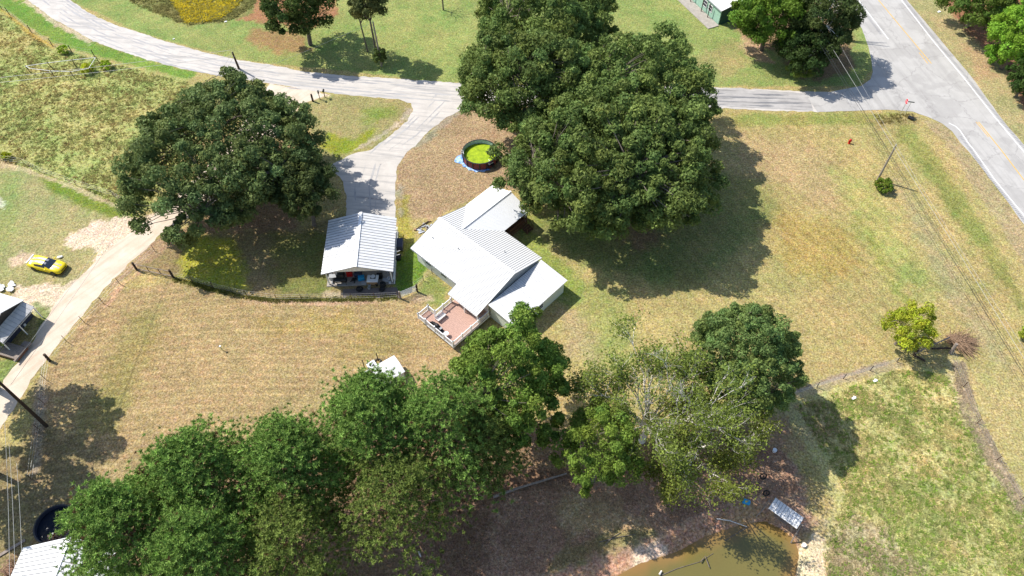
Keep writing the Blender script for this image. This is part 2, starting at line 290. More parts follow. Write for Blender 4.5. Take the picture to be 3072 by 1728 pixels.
# ------------------------------------------------------------------ what grows where: colours as lit in the photograph, turned into base colours
K = 0.68
ZONES = [  # polygon in photo points, feather in metres, colour, alpha, raggedness
 ([(150,-300),(211,0),(413,96),(714,180),(1350,248),(2094,259),(2583,258),(2620,200),(2560,-300)], 0.3, (152,163,94), 1, 0.3),
 ([(-300,-150),(40,0),(84,0),(174,65),(280,124),(435,177),(590,214),(560,240),(330,180),(160,130),(30,45),(-300,-60)], 0.6, (128,156,70), 1, 0.8),
 ([(-300,-20),(30,48),(150,142),(330,185),(560,240),(640,330),(430,650),(330,610),(220,555),(75,505),(-300,440)], 0.8, (182,182,112), 1, 1.0),
 ([(-200,470),(75,512),(220,562),(440,650),(500,690),(290,760),(250,850),(31,870),(-300,880)], 0.5, (174,166,114), 1, 0.6),
 ([(110,518),(230,560),(340,600),(440,640),(400,690),(290,640),(150,570)], 0.9, (124,142,52), 0.9, 0.7),
 ([(-80,520),(60,530),(60,680),(20,760),(-60,700)], 1.5, (146,162,92), 0.6, 1.0),
 ([(310,871),(419,765),(497,690),(900,690),(1040,640),(1190,640),(1195,893),(980,899),(830,902),(640,867),(519,833),(415,812)], 0.4, (158,140,98), 1, 0.4),
 ([(560,700),(700,720),(760,880),(640,862),(540,838)], 1.2, (178,178,62), 0.8, 0.8),
 ([(800,690),(1000,700),(990,890),(820,880)], 1.5, (128,130,66), 0.7, 1.2),
 ([(300,895),(519,838),(640,870),(830,905),(1200,900),(1245,872),(1290,930),(1360,1030),(1420,1080),(1300,1250),(900,1330),(400,1600),(60,1600),(100,1180),(180,1040)], 0.5, (186,162,116), 1, 0.5),
 ([(400,950),(480,930),(500,1000),(430,1130),(350,1300),(230,1300),(320,1100)], 2.5, (150,145,82), 0.6, 1.8),
 ([(330,880),(380,862),(250,1000),(160,1180),(120,1300),(95,1250),(190,1060)], 1.2, (176,150,112), 0.7, 1.0),
 ([(1000,1000),(1200,960),(1250,1050),(1100,1100),(1000,1080)], 2.2, (165,150,92), 0.6, 2.0),
 ([(780,960),(1050,940),(1080,1000),(800,1010)], 1.8, (186,162,98), 0.7, 2.0),
 ([(800,300),(996,283),(1117,294),(1195,300),(1232,313),(1238,329),(1220,363),(1164,413),(1120,447),(1055,464),(993,498),(950,500),(930,380)], 0.3, (168,158,106), 1, 0.5),
 ([(985,400),(1060,420),(1130,380),(1140,340),(1120,400),(1080,450),(1010,470),(960,440)], 0.7, (150,158,48), 0.85, 0.8),
 ([(1080,330),(1190,310),(1200,340),(1100,370)], 1.2, (130,150,66), 0.7, 1.0),
 ([(1384,310),(1288,394),(1220,455),(1192,501),(1186,570),(1190,650),(1300,660),(1480,560),(1560,570),(1640,640),(1700,500),(1600,340)], 0.4, (184,158,122), 1, 0.5),
 ([(1192,580),(1225,590),(1230,660),(1250,745),(1200,780),(1186,700)], 0.6, (168,162,72), 0.8, 0.7),
 ([(1185,780),(1245,730),(1290,800),(1240,860),(1190,880)], 0.5, (110,140,50), 0.9, 0.5),
 ([(1290,820),(1345,860),(1330,925),(1270,915),(1250,880)], 0.8, (135,150,80), 0.9, 0.8),
 ([(1600,690),(1760,860),(1720,960),(1640,860),(1560,750),(1560,640),(1700,640)], 0.8, (152,164,84), 0.9, 0.8),
 ([(1600,560),(2000,500),(2330,520),(2340,640),(2200,760),(2080,880),(1850,820),(1700,780),(1620,700)], 2.5, (140,142,84), 0.85, 1.2),
 ([(1830,640),(1930,620),(1990,720),(1900,760)], 1.6, (160,128,98), 0.8, 1.5),
 ([(2120,-100),(2180,60),(2250,130),(2330,160),(2400,230),(2480,250),(2560,200),(2545,60),(2530,-100)], 1.0, (150,120,92), 0.9, 1.0),
 ([(2230,110),(2290,140),(2320,190),(2270,180),(2215,140)], 0.9, (212,172,138), 0.8, 0.8),
 ([(2040,180),(2200,120),(2260,200),(2150,240)], 2.2, (172,158,106), 0.7, 1.6),
 ([(640,50),(800,70),(940,80),(1010,40),(1020,-100),(700,-100),(690,0)], 0.8, (178,126,94), 0.9, 1.0),
 ([(760,85),(900,95),(940,150),(820,160),(740,120)], 1.6, (172,124,92), 0.7, 1.4),
 ([(340,-150),(380,0),(440,25),(560,76),(660,66),(760,45),(820,-150)], 0.7, (146,140,86), 1, 0.9),
 ([(2700,335),(2762,360),(2830,420),(2920,560),(3072,790),(3300,1100),(3300,700),(3072,675),(2902,450),(2825,370)], 0.4, (182,164,122), 1, 0.5),
 ([(2690,350),(2740,380),(2850,520),(3000,760),(3120,980),(3200,1100),(3120,1000),(2960,790),(2800,560),(2700,420)], 1.2, (146,152,82), 0.85, 0.8),
 ([(2190,340),(2700,340),(2720,372),(2200,380)], 0.8, (152,156,84), 0.8, 0.8),
 ([(2200,400),(2420,420),(2560,520),(2500,640),(2350,560),(2220,520)], 2.8, (192,166,122), 0.75, 2.0),
 ([(2350,640),(2560,680),(2600,820),(2480,860),(2330,780)], 2.5, (186,160,92), 0.7, 2.2),
 ([(2480,500),(2560,500),(2660,640),(2800,850),(2760,900),(2600,720)], 2.4, (172,176,100), 0.55, 1.8),
 ([(2560,640),(2620,700),(2700,860),(2780,1000),(2700,900),(2600,760)], 1.6, (150,160,76), 0.6, 1.2),
 ([(2680,540),(2760,620),(2920,900),(3060,1130),(2980,1090),(2820,860)], 1.8, (176,166,124), 0.7, 1.4),
 ([(1740,860),(1800,840),(1880,900),(1900,1100),(1780,1150),(1730,1000)], 2.4, (160,166,96), 0.7, 1.8),
 ([(1680,900),(1760,950),(1800,1080),(1700,1060)], 1.8, (186,166,128), 0.6, 1.8),
 ([(2250,900),(2620,860),(2640,1080),(2380,1170),(2330,1000)], 2.5, (186,166,112), 0.6, 1.8),
 ([(2360,1205),(2692,1102),(2840,1110),(2890,1220),(2960,1340),(3072,1520),(3300,1900),(2472,1900),(2460,1640),(2500,1500)], 0.5, (196,188,124), 1, 0.5),
 ([(2350,1175),(2660,1088),(2700,1090),(2700,1102),(2680,1106),(2370,1205),(2340,1210)], 0.3, (200,180,140), 0.8, 0.6),
 ([(2355,1172),(2660,1084),(2664,1092),(2360,1184)], 0.2, (168,148,128), 0.8, 0.3),
 ([(2330,1200),(2480,1200),(2560,1290),(2420,1330),(2350,1260)], 1.2, (196,176,130), 0.7, 1.2),
 ([(2460,1580),(2620,1560),(2760,1700),(2740,1900),(2470,1900)], 1.5, (190,172,138), 0.75, 1.8),
 ([(2845,1060),(2900,1090),(2910,1200),(2980,1340),(3072,1480),(3300,1800),(3250,1850),(3060,1560),(2950,1370),(2870,1230)], 0.5, (196,182,144), 0.6, 1.4),
 ([(2940,1310),(3000,1390),(3072,1500),(3130,1600),(3120,1610),(3055,1510),(2975,1400)], 0.25, (226,204,170), 0.8, 0.4),
 ([(2920,1080),(3072,1120),(3300,1400),(3300,1700),(3100,1480),(2960,1260)], 1.5, (190,174,118), 0.8, 1.2),
 ([(2720,6),(2909,224),(3017,373),(3072,435),(3300,760),(3500,500),(3200,-200),(2640,-200)], 0.3, (180,168,118), 1, 0.5),
 ([(2790,-60),(2850,30),(2920,120),(3000,180),(3072,330),(3300,560),(3500,200),(3100,-200)], 1.0, (168,116,88), 0.9, 1.0),
 ([(2890,140),(2950,150),(2990,230),(2930,240)], 1.2, (192,160,120), 0.8, 1.2),
 ([(1300,1400),(1480,1400),(1700,1410),(2000,1400),(2240,1380),(2340,1330),(2400,1400),(2440,1560),(2400,1660),(1600,1780),(1200,1900),(1200,1560)], 0.8, (190,154,126), 1, 1.0),
 ([(1640,1520),(1800,1480),(1900,1560),(1960,1600),(1860,1630),(1720,1600)], 1.4, (214,188,140), 0.7, 1.4),
 ([(1700,1640),(1860,1590),(1960,1600),(1800,1675),(1640,1720)], 0.8, (140,140,84), 0.6, 1.0),
 ([(1560,1760),(1629,1732),(1790,1686),(1889,1652),(1980,1614),(2079,1561),(2169,1530),(2250,1494),(2390,1570),(2400,1720),(2390,1900),(1500,1900)], 0.15, (204,160,128), 1, 0.1),
 ([(1893,1655),(1985,1620),(2010,1640),(1990,1668),(1905,1700)], 0.3, (246,218,188), 0.95, 0.5),
 ([(2170,1535),(2240,1500),(2330,1540),(2250,1568),(2180,1580)], 0.4, (212,172,128), 0.9, 0.6),
 ([(2400,1640),(2440,1600),(2480,1610),(2486,1728),(2480,1900),(2385,1900)], 0.3, (238,216,176), 0.9, 0.5),
 ([(240,1900),(280,1560),(450,1400),(900,1270),(1300,1180),(1560,1260),(1760,1300),(1780,1420),(1500,1500),(1400,1900)], 1.4, (158,126,100), 0.9, 1.5),
 ([(1700,1330),(2100,1300),(2360,1260),(2400,1350),(2200,1400),(1760,1430)], 1.5, (178,140,114), 0.8, 1.4),
 ([(-200,1420),(60,1330),(120,1290),(300,1330),(330,1500),(240,1640),(-200,1900)], 1.6, (150,134,96), 0.9, 1.4),
 ([(105,1150),(130,1100),(138,1160),(130,1300),(112,1420),(98,1420)], 0.4, (170,158,140), 0.6, 0.5),
 # sandy yard left of the track
 ([(460,644),(298,656),(264,672),(217,706),(189,735),(280,750),(292,762),(273,803),(233,843),(140,852),(31,862),(44,905),(140,960),(310,840)], 0.25, (238,214,186), 0.95, 0.9),
 ([(24,778),(60,752),(95,762),(90,785),(45,800)], 0.4, (228,198,170), 0.8, 0.7),
 ([(-100,560),(0,590),(28,612),(10,625),(-100,640)], 0.3, (236,224,204), 0.7, 0.7),
 ([(100,905),(140,915),(165,950),(130,985),(112,960)], 0.6, (128,140,72), 0.85, 0.7),
 ([(-60,1075),(45,1085),(50,1110),(10,1150),(-60,1150)], 0.5, (130,152,82), 0.9, 0.6),
 ([(415,790),(480,770),(560,690),(500,690),(420,765),(312,870),(345,862)], 0.5, (192,160,128), 0.7, 0.7),
 ([(330,880),(345,862),(415,812),(425,820),(380,850),(340,900),(310,935)], 0.35, (222,178,142), 0.8, 0.5),
 # under the left oak the sandy track shows through
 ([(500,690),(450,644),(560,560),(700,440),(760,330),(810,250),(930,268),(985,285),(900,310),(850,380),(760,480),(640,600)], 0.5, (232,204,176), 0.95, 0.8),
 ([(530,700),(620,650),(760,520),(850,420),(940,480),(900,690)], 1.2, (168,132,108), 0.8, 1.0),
 # fence-line strips
 ([(-100,470),(0,478),(75,503),(120,522),(220,556),(330,606),(430,640),(425,650),(330,617),(220,566),(75,513),(-100,482)], 0.2, (206,186,146), 0.8, 0.5),
 ([(0,30),(8,20),(60,65),(110,105),(165,135),(160,146),(100,118),(40,62)], 0.3, (200,170,88), 0.85, 0.5),
 ([(519,834),(640,866),(740,886),(830,897),(980,893),(1195,888),(1195,897),(980,903),(830,906),(740,896),(640,874),(519,841)], 0.12, (112,112,52), 0.95, 0.25),
 ([(740,898),(980,905),(1195,899),(1195,906),(980,915),(740,908)], 0.25, (214,176,148), 0.7, 0.3),
 ([(978,872),(1040,880),(1048,893),(985,896),(965,890)], 0.3, (214,192,158), 0.8, 0.4),
 ([(1250,880),(1290,885),(1300,900),(1260,920),(1235,905)], 0.5, (206,178,148), 0.7, 0.6),
 ([(2605,362),(2700,345),(2760,352),(2750,372),(2640,380)], 0.6, (160,142,96), 0.7, 0.6),
 ([(84,0),(174,65),(233,96),(280,124),(270,135),(225,108),(165,76),(70,8)], 0.3, (222,196,168), 0.8, 0.8),
 ([(1090,440),(1164,405),(1215,362),(1240,330),(1225,325),(1190,370),(1120,415),(1060,452)], 0.3, (206,186,166), 0.7, 0.9),
 ([(1384,330),(1341,351),(1288,394),(1240,440),(1262,445),(1310,400),(1360,360)], 0.5, (170,164,140), 0.7, 0.8),
 ([(1190,570),(1205,560),(1215,640),(1200,650)], 0.4, (186,176,160), 0.6, 0.8),
]
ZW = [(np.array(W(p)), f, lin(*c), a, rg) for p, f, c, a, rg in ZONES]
def gcol(X, Y):
    """base colour of the ground at world points (1-D arrays)"""
    sh = X.shape; C = np.empty(sh + (3,)); C[:] = lin(186, 170, 112)
    n1 = fbm(X, Y, 0.9, 3) - 0.5; n2 = fbm(X, Y, 2.6, 9, 3) - 0.5
    for poly, fe, col, al, rg in ZW:
        lo = poly.min(0) - fe - rg * 1.2; hi = poly.max(0) + fe + rg * 1.2
        k = (X > lo[0]) & (X < hi[0]) & (Y > lo[1]) & (Y < hi[1])
        if not k.any(): continue
        d = sdf(poly, X[k], Y[k]) + rg * 2.2 * n1[k] + rg * 0.9 * n2[k]
        a = np.clip(0.5 - d / max(fe, .05), 0, 1)[:, None] * al
        C[k] = C[k] * (1 - a) + np.array(col) * a
    # broad natural variation: drier and greener drifts
    b1 = fbm(X, Y, 0.16, 21) - 0.5; b2 = fbm(X, Y, 0.5, 33) - 0.5; b3 = fbm(X, Y, 1.7, 41, 3) - 0.5
    g = np.clip(b1 * 1.1 + b2 * 1.1 + b3 * 0.9, -0.6, 0.6)
    veg = np.clip((C[..., 1] / (C[..., 0] + 1e-6) - 0.62) * 3.2, 0, 1)
    C[..., 0] *= 1 - 0.42 * g * veg; C[..., 1] *= 1 - 0.10 * g * veg; C[..., 2] *= 1 - 0.30 * g * veg
    v = 1 + 0.30 * (fbm(X, Y, 0.35, 55) - 0.5) + 0.46 * (fbm(X, Y, 2.0, 66, 3) - 0.5)
    # mowing passes: lower left lawn across, right lawn along the highway
    s1 = np.sin((0.10 * X + Y + .006 * (X + 20) ** 2) * 2 * math.pi / 1.25 + 1.2 * fbm(X, Y, 0.05, 5)); m1 = np.clip((48 - np.abs(Y - 42)) / 8, 0, 1) * np.clip((-8 - X) / 4, 0, 1) * (Y < 54)
    s2 = np.sin((X * 0.86 + Y * 0.5) * 2 * math.pi / 1.6 + 2.5 * fbm(X, Y, 0.1, 6)); m2 = np.clip((X - 12) / 5, 0, 1) * (Y > 44) * np.clip((88 - Y) / 4, 0, 1)
    v = v + (0.27 * np.maximum(0, s1) ** 4 - .07) * m1 * (.5 + fbm(X, Y, .3, 91)) + 0.07 * s2 * m2
    return C * v[..., None] * K

# ------------------------------------------------------------------ ground
def spaced(lo, hi, step, far, n):
    a = np.arange(lo, hi + 1e-6, step); g = np.geomspace(step, far, n)
    return np.concatenate([(lo - np.cumsum(g))[::-1], a, hi + np.cumsum(g)])
xs = spaced(-90, 90, 0.29, 120, 32); ys = spaced(13, 118, 0.29, 120, 32)
GX, GY = np.meshgrid(xs, ys); nx, ny = len(xs), len(ys)
gx, gy = GX.ravel(), GY.ravel()
gz = height(gx, gy)
V = np.stack([gx, gy, gz], 1).astype(np.float32)
ii = np.arange(nx * ny).reshape(ny, nx)
F = np.stack([ii[:-1, :-1], ii[:-1, 1:], ii[1:, 1:], ii[1:, :-1]], -1).reshape(-1, 4).astype(np.int32)
me = bpy.data.meshes.new('ground'); me.vertices.add(len(V)); me.vertices.foreach_set('co', V.ravel())
me.loops.add(F.size); me.loops.foreach_set('vertex_index', F.ravel()); me.polygons.add(len(F))
me.polygons.foreach_set('loop_start', np.arange(0, F.size, 4, dtype=np.int32)); me.update(calc_edges=True)
at = me.color_attributes.new('Col', 'FLOAT_COLOR', 'POINT')
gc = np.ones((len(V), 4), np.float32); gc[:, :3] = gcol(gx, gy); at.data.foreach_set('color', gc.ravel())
ground = bpy.data.objects.new('ground', me); COL.objects.link(ground); ground['kind'] = 'structure'
def ground_material():
    m = bpy.data.materials.new('grass_and_soil'); m.use_nodes = True; n = m.node_tree; L = n.links; b = n.nodes['Principled BSDF']
    b.inputs['Roughness'].default_value = 0.95; b.inputs['Specular IOR Level'].default_value = 0.1
    at = n.nodes.new('ShaderNodeAttribute'); at.attribute_name = 'Col'
    ge = n.nodes.new('ShaderNodeNewGeometry')
    def noise(s, det, rg):
        t = n.nodes.new('ShaderNodeTexNoise'); t.inputs['Scale'].default_value = s; t.inputs['Detail'].default_value = det
        t.inputs['Roughness'].default_value = rg; L.new(ge.outputs['Position'], t.inputs[0]); return t
    def mr(sock, a, b_, c, d):
        r = n.nodes.new('ShaderNodeMapRange'); r.inputs[1].default_value = a; r.inputs[2].default_value = b_
        r.inputs[3].default_value = c; r.inputs[4].default_value = d; L.new(sock, r.inputs[0]); return r.outputs[0]
    a1 = noise(2.8, 8, 0.82); a2 = noise(4.8, 4, 0.75)
    mul = n.nodes.new('ShaderNodeMath'); mul.operation = 'MULTIPLY'
    L.new(mr(a1.outputs['Fac'], .36, .64, .63, 1.37), mul.inputs[0]); L.new(mr(a2.outputs['Fac'], .35, .65, .5, 1.5), mul.inputs[1])
    vm = n.nodes.new('ShaderNodeVectorMath'); vm.operation = 'SCALE'; L.new(at.outputs['Color'], vm.inputs[0]); L.new(mul.outputs[0], vm.inputs[3])
    hs = n.nodes.new('ShaderNodeHueSaturation'); L.new(vm.outputs[0], hs.inputs['Color'])
    L.new(mr(noise(1.3, 6, 0.7).outputs['Fac'], .3, .7, .478, .522), hs.inputs['Hue'])
    L.new(mr(noise(3.3, 5, 0.7).outputs['Fac'], .3, .7, .8, 1.2), hs.inputs['Saturation'])
    L.new(hs.outputs[0], b.inputs['Base Color'])
    bp = n.nodes.new('ShaderNodeBump'); bp.inputs['Strength'].default_value = 0.6; bp.inputs['Distance'].default_value = 0.12
    L.new(a2.outputs['Fac'], bp.inputs['Height']); L.new(bp.outputs[0], b.inputs['Normal']); return m
ground.data.materials.append(ground_material())

# ------------------------------------------------------------------ sheets lying on the ground
def ragged(poly, amp, step=0.5, seed=1):
    out = []; n = len(poly)
    for i in range(n):
        a = Vector(poly[i]); b = Vector(poly[(i + 1) % n]); d = b - a; L = d.length; k = max(1, int(L / step))
        nrm = Vector((-d.y, d.x)) / max(L, 1e-6)
        for j in range(k):
            p = a + d * (j / k)
            o = (vnoise(np.array([p.x * 1.3]), np.array([p.y * 1.3]), seed)[0] - 0.5) * 2 + (vnoise(np.array([p.x * 4]), np.array([p.y * 4]), seed + 5)[0] - 0.5)
            out.append(p + nrm * o * amp)
    return out
from mathutils.geometry import tessellate_polygon
def sheet(name, pts, z, m, parent=None, kind='structure', drop=0.0):
    vv = [Vector((p[0], p[1], z)) for p in pts]
    tr = tessellate_polygon([vv])
    me = bpy.data.meshes.new(name); me.from_pydata([tuple(v) for v in vv], [], [tuple(t) for t in tr]); me.update()
    if me.polygons and me.polygons[0].normal.z < 0: me.flip_normals()
    o = bpy.data.objects.new(name, me); COL.objects.link(o); me.materials.append(m)
    if parent is not None: o.parent = parent
    elif kind: o['kind'] = kind
    return o
def road_mat(name, c1, c2, s1, ang, sx=0.06, grain=14.0, dark=None, damt=0.5, pebble=0.12, rough=0.9, cracks=0.0):
    m = bpy.data.materials.new(name); m.use_nodes = True; n = m.node_tree; L = n.links; b = n.nodes['Principled BSDF']
    b.inputs['Roughness'].default_value = rough; b.inputs['Specular IOR Level'].default_value = 0.15
    ge = n.nodes.new('ShaderNodeNewGeometry'); mp = n.nodes.new('ShaderNodeMapping'); L.new(ge.outputs['Position'], mp.inputs[0])
    mp.inputs['Rotation'].default_value = (0, 0, -R(ang)); 
    m3 = n.nodes.new('ShaderNodeMapping'); L.new(mp.outputs[0], m3.inputs[0]); m3.inputs['Scale'].default_value = (sx, 1, 1)
    def noise(s, det, rg, src):
        t = n.nodes.new('ShaderNodeTexNoise'); t.inputs['Scale'].default_value = s; t.inputs['Detail'].default_value = det
        t.inputs['Roughness'].default_value = rg; L.new(src, t.inputs[0]); return t.outputs['Fac']
    def mr(sock, a, b_, c, d):
        r = n.nodes.new('ShaderNodeMapRange'); r.inputs[1].default_value = a; r.inputs[2].default_value = b_
        r.inputs[3].default_value = c; r.inputs[4].default_value = d; L.new(sock, r.inputs[0]); return r.outputs[0]
    def mixc(f, a, bb):
        x = n.nodes.new('ShaderNodeMix'); x.data_type = 'RGBA'; L.new(f, x.inputs[0])
        for i, c in ((6, a), (7, bb)):
            if isinstance(c, tuple): x.inputs[i].default_value = (*c, 1)
            else: L.new(c, x.inputs[i])
        return x.outputs[2]
    c = mixc(mr(noise(0.5, 6, .65, ge.outputs['Position']), .35, .65, 0, 1), c1, c2)
    if dark: c = mixc(mr(noise(s1, 5, .6, m3.outputs[0]), .5, .72, 0, damt), c, dark)
    if cracks:
        wn = n.nodes.new('ShaderNodeTexNoise'); wn.inputs['Scale'].default_value = 1.2; wn.inputs['Detail'].default_value = 5; L.new(ge.outputs['Position'], wn.inputs[0])
        wa = n.nodes.new('ShaderNodeVectorMath'); wa.operation = 'MULTIPLY_ADD'; wa.inputs[1].default_value = (1.6, 1.6, 1.6); L.new(wn.outputs['Color'], wa.inputs[0]); L.new(ge.outputs['Position'], wa.inputs[2])
        vo = n.nodes.new('ShaderNodeTexVoronoi'); vo.feature = 'DISTANCE_TO_EDGE'; vo.inputs['Scale'].default_value = 0.16; L.new(wa.outputs[0], vo.inputs[0])
        c = mixc(mr(vo.outputs['Distance'], .006, .016, cracks, 0), c, dark)
        c = mixc(mr(noise(.22, 3, .5, ge.outputs['Position']), .52, .56, 0, .28), c, dark)
    g = mr(noise(grain, 4, .8, ge.outputs['Position']), .3, .7, 1 - pebble, 1 + pebble)
    vm = n.nodes.new('ShaderNodeVectorMath'); vm.operation = 'SCALE'; L.new(c, vm.inputs[0]); L.new(g, vm.inputs[3])
    L.new(vm.outputs[0], b.inputs['Base Color'])
    bp = n.nodes.new('ShaderNodeBump'); bp.inputs['Strength'].default_value = 0.3; bp.inputs['Distance'].default_value = 0.03
    L.new(noise(grain, 4, .8, ge.outputs['Position']), bp.inputs['Height']); L.new(bp.outputs[0], b.inputs['Normal']); return m
GR = 0.68
mg = road_mat('pale_gravel', lin(232,224,214,GR), lin(214,207,198,GR), 1.6, -8, dark=lin(150,150,152,GR), damt=.75)
mg2 = road_mat('worn_chip_seal', lin(206,201,196,GR), lin(182,178,174,GR), 2.2, -3, dark=lin(112,112,114,GR), damt=.85)
ma = road_mat('sun_bleached_asphalt', lin(212,208,202,GR), lin(200,196,190,GR), 1.1, -81, sx=.05, dark=lin(166,162,158,GR), damt=.55, pebble=.09, cracks=.5)
md = road_mat('pale_sandy_dirt', lin(246,230,210,GR), lin(234,212,188,GR), 1.4, 54, dark=lin(206,174,146,GR), damt=.5, pebble=.16)

gravel = W([(-140,-150),(60,-160),(211,0),(264,37),(326,68),(413,96),(497,124),(606,155),(714,180),(800,193),(909,214),(1040,227),(1195,236),(1350,248),(1600,256),(2094,259),(2320,270),
            (2420,274),(2465,336),(2320,332),(2175,325),(1900,322),(1600,320),(1384,312),(1384,329),(1341,351),(1288,394),(1244,438),(1220,455),(1192,501),(1185,570),(1186,640),(1188,700),
            (1040,700),(1040,644),(1040,579),(1020,530),(984,505),(1000,492),(1055,464),(1120,447),(1164,413),(1220,363),(1238,329),(1232,311),(1195,298),(1117,292),(996,280),(934,272),(807,250),(700,236),(590,214),(528,202),(435,177),(357,152),(280,124),(233,96),(174,65),(124,31),(84,0),(20,-50)])
sheet('gravel_road', ragged(gravel, 0.16), 0.012, mg)
chip = W([(1700,262),(2094,264),(2320,275),(2418,279),(2432,300),(2440,333),(2320,327),(2175,320),(1900,317),(1700,312)])
sheet('chip_seal_road', ragged(chip, 0.10), 0.018, mg2)
hwy = W([(2470,-200),(2545,-30),(2560,55),(2585,85),(2602,130),(2614,180),(2618,215),(2612,238),(2583,258),(2536,267),(2489,276),(2415,274),(2428,300),(2452,336),(2598,331),(2660,329),(2738,335),(2784,351),(2825,370),(2856,394),(2881,429),(2909,458),(2955,517),(3017,598),(3072,675),(3300,1010),(3600,1500),
         (3800,1480),(3500,1040),(3072,435),(3017,373),(2909,224),(2725,6),(2560,-200)])
highway = sheet('highway', ragged(hwy, 0.05, 1.0), 0.024, ma)
def wheel_track(parent, pts, off, wd, z, m, seed):
    w_ = [Vector(p) for p in W(pts)]; P_ = []
    for a, b in zip(w_[:-1], w_[1:]):
        k = max(1, int((b - a).length / .5)); d = (b - a).normalized(); nn = Vector((-d.y, d.x))
        for j in range(k): P_.append((a + (b - a) * j / k + nn * off, nn))
    q = MB(); prev = None
    for i, (p, nn) in enumerate(P_):
        v = vnoise(np.array([i * .22]), np.array([seed * 7.3]), seed)[0]; h = wd * max(0, (v - .32) * 1.9) * random.uniform(.8, 1.2)
        cur = (p + nn * (h / 2 + random.uniform(-.05, .05)), p - nn * (h / 2 + random.uniform(-.05, .05)))
        if prev is not None and (h > .05 or ph > .05): q.quad((*prev[1], z), (*cur[1], z), (*cur[0], z), (*prev[0], z))
        prev = cur; ph = h
    return q.build('wheel_track', m, parent)
gravel_o = bpy.data.objects['gravel_road']; chip_o = bpy.data.objects['chip_seal_road']
mwt = road_mat('compacted_gravel', lin(190,187,186,GR), lin(206,203,200,GR), 2.5, -10, sx=.2, dark=lin(160,158,158,GR), damt=.7)
cl_ = [(40,-100),(150,0),(215,45),(300,95),(400,134),(520,174),(640,202),(760,224),(880,244),(1000,256),(1120,266),(1260,276),(1400,286),(1700,290)]
for k_, o_ in enumerate((-1.7, -.9, -.2, .7, 1.3, 1.9)): wheel_track(gravel_o, cl_, o_, .38, .0160 + .0005 * k_, mwt, 3 + k_)
cl_ = [(1700,292),(1900,294),(2100,296),(2300,302),(2420,305)]
for k_, o_ in enumerate((-1.3, -.5, .6, 1.4)): wheel_track(chip_o, cl_, o_, .4, .0200 + .0005 * k_, mat('dark_worn_asphalt', lin(140,140,142,GR), .9, 0, .15, 5), 13 + k_)
cl_ = [(1330,290),(1290,330),(1230,390),(1160,440),(1110,490),(1090,560),(1095,640)]
for k_, o_ in enumerate((-1.2, -.6, .8, 1.5)): wheel_track(gravel_o, cl_, o_, .3, .0190 + .0005 * k_, mwt, 23 + k_)
mwh = mat('white_road_paint', (0.72, 0.72, 0.71), 0.6, 0, 0.08, 2); myl = mat('yellow_road_paint', lin(240,192,84,.72), 0.6, 0, 0.1, 2)
mrum = mat('rumble_strip_groove', lin(165,165,168,.6), 0.9, 0, 0.1, 3)
def strip(name, pts, wd, z, m, parent, off=0.0):
    w_ = [Vector(p) for p in W(pts)]; mb = MB(); L_, R_ = [], []
    for i, p in enumerate(w_):
        d = (w_[min(i + 1, len(w_) - 1)] - w_[max(i - 1, 0)]).normalized(); nn = Vector((-d.y, d.x))
        L_.append(p + nn * (off + wd / 2)); R_.append(p + nn * (off - wd / 2))
    for i in range(len(w_) - 1):
        mb.quad((R_[i].x, R_[i].y, z), (R_[i+1].x, R_[i+1].y, z), (L_[i+1].x, L_[i+1].y, z), (L_[i].x, L_[i].y, z))
    return mb.build(name, m, parent)
WL = [(2560,-200),(2703.7,0),(2800,124),(2893,236),(2986,354),(3067,450),(3300,745),(3560,1130)]
strip('edge_line', WL, 0.17, 0.030, mwh, highway)
strip('edge_line', [(2478,-150),(2575,0),(2665,118)], 0.15, 0.030, mwh, highway)
strip('edge_line', [(2846,369),(2866,379),(2879,391),(2905,430),(2921,450),(2986,542),(3072,647),(3300,960)], 0.15, 0.030, mwh, highway)
strip('centre_line', [(2505,-150),(2635,0),(2679,53),(2794,191)], 0.14, 0.030, myl, highway)
strip('centre_line', [(2757,158),(2783,191)], 0.13, 0.030, myl, highway)
strip('centre_line', [(2935,366),(3003,450),(3072,541),(3300,830)], 0.14, 0.030, myl, highway)
strip('centre_line', [(2928,366),(2965,411)], 0.12, 0.030, myl, highway)
def rumble(pts, off):
    w_ = [Vector(p) for p in W(pts)]; mb = MB()
    for i in range(len(w_) - 1):
        a, b = w_[i], w_[i + 1]; d = (b - a); L = d.length; d.normalize(); nn = Vector((-d.y, d.x)); k = int(L / 0.30)
        for j in range(k):
            c = a + d * (j + .5) * L / k + nn * off
            mb.box((c.x, c.y, 0.028), (0.13, 0.42, 0.004), math.atan2(d.y, d.x))
    mb.build('rumble_strip', mrum, highway, kind='stuff')
rumble(WL, 0.55); rumble([(2575,0),(2652,103)], -0.55); rumble([(2890,408),(2921,450),(2986,542),(3072,647),(3300,960)], -0.5)
track = W([(760,330),(810,250),(905,266),(985,283),(890,318),(850,380),(780,470),(700,560),(600,640),(497,688),(419,765),(373,803),(311,866),(248,947),(174,1034),(134,1090),(93,1140),(62,1189),(19,1261),(-30,1330),(-200,1600),
           (-330,1560),(-160,1330),(-60,1210),(0,1164),(47,1096),(93,1034),(137,956),(175,895),(230,843),(273,803),(320,750),(400,690),(470,640),(560,560),(680,440)])
sheet('dirt_track', ragged(track, 0.22), 0.008, md)

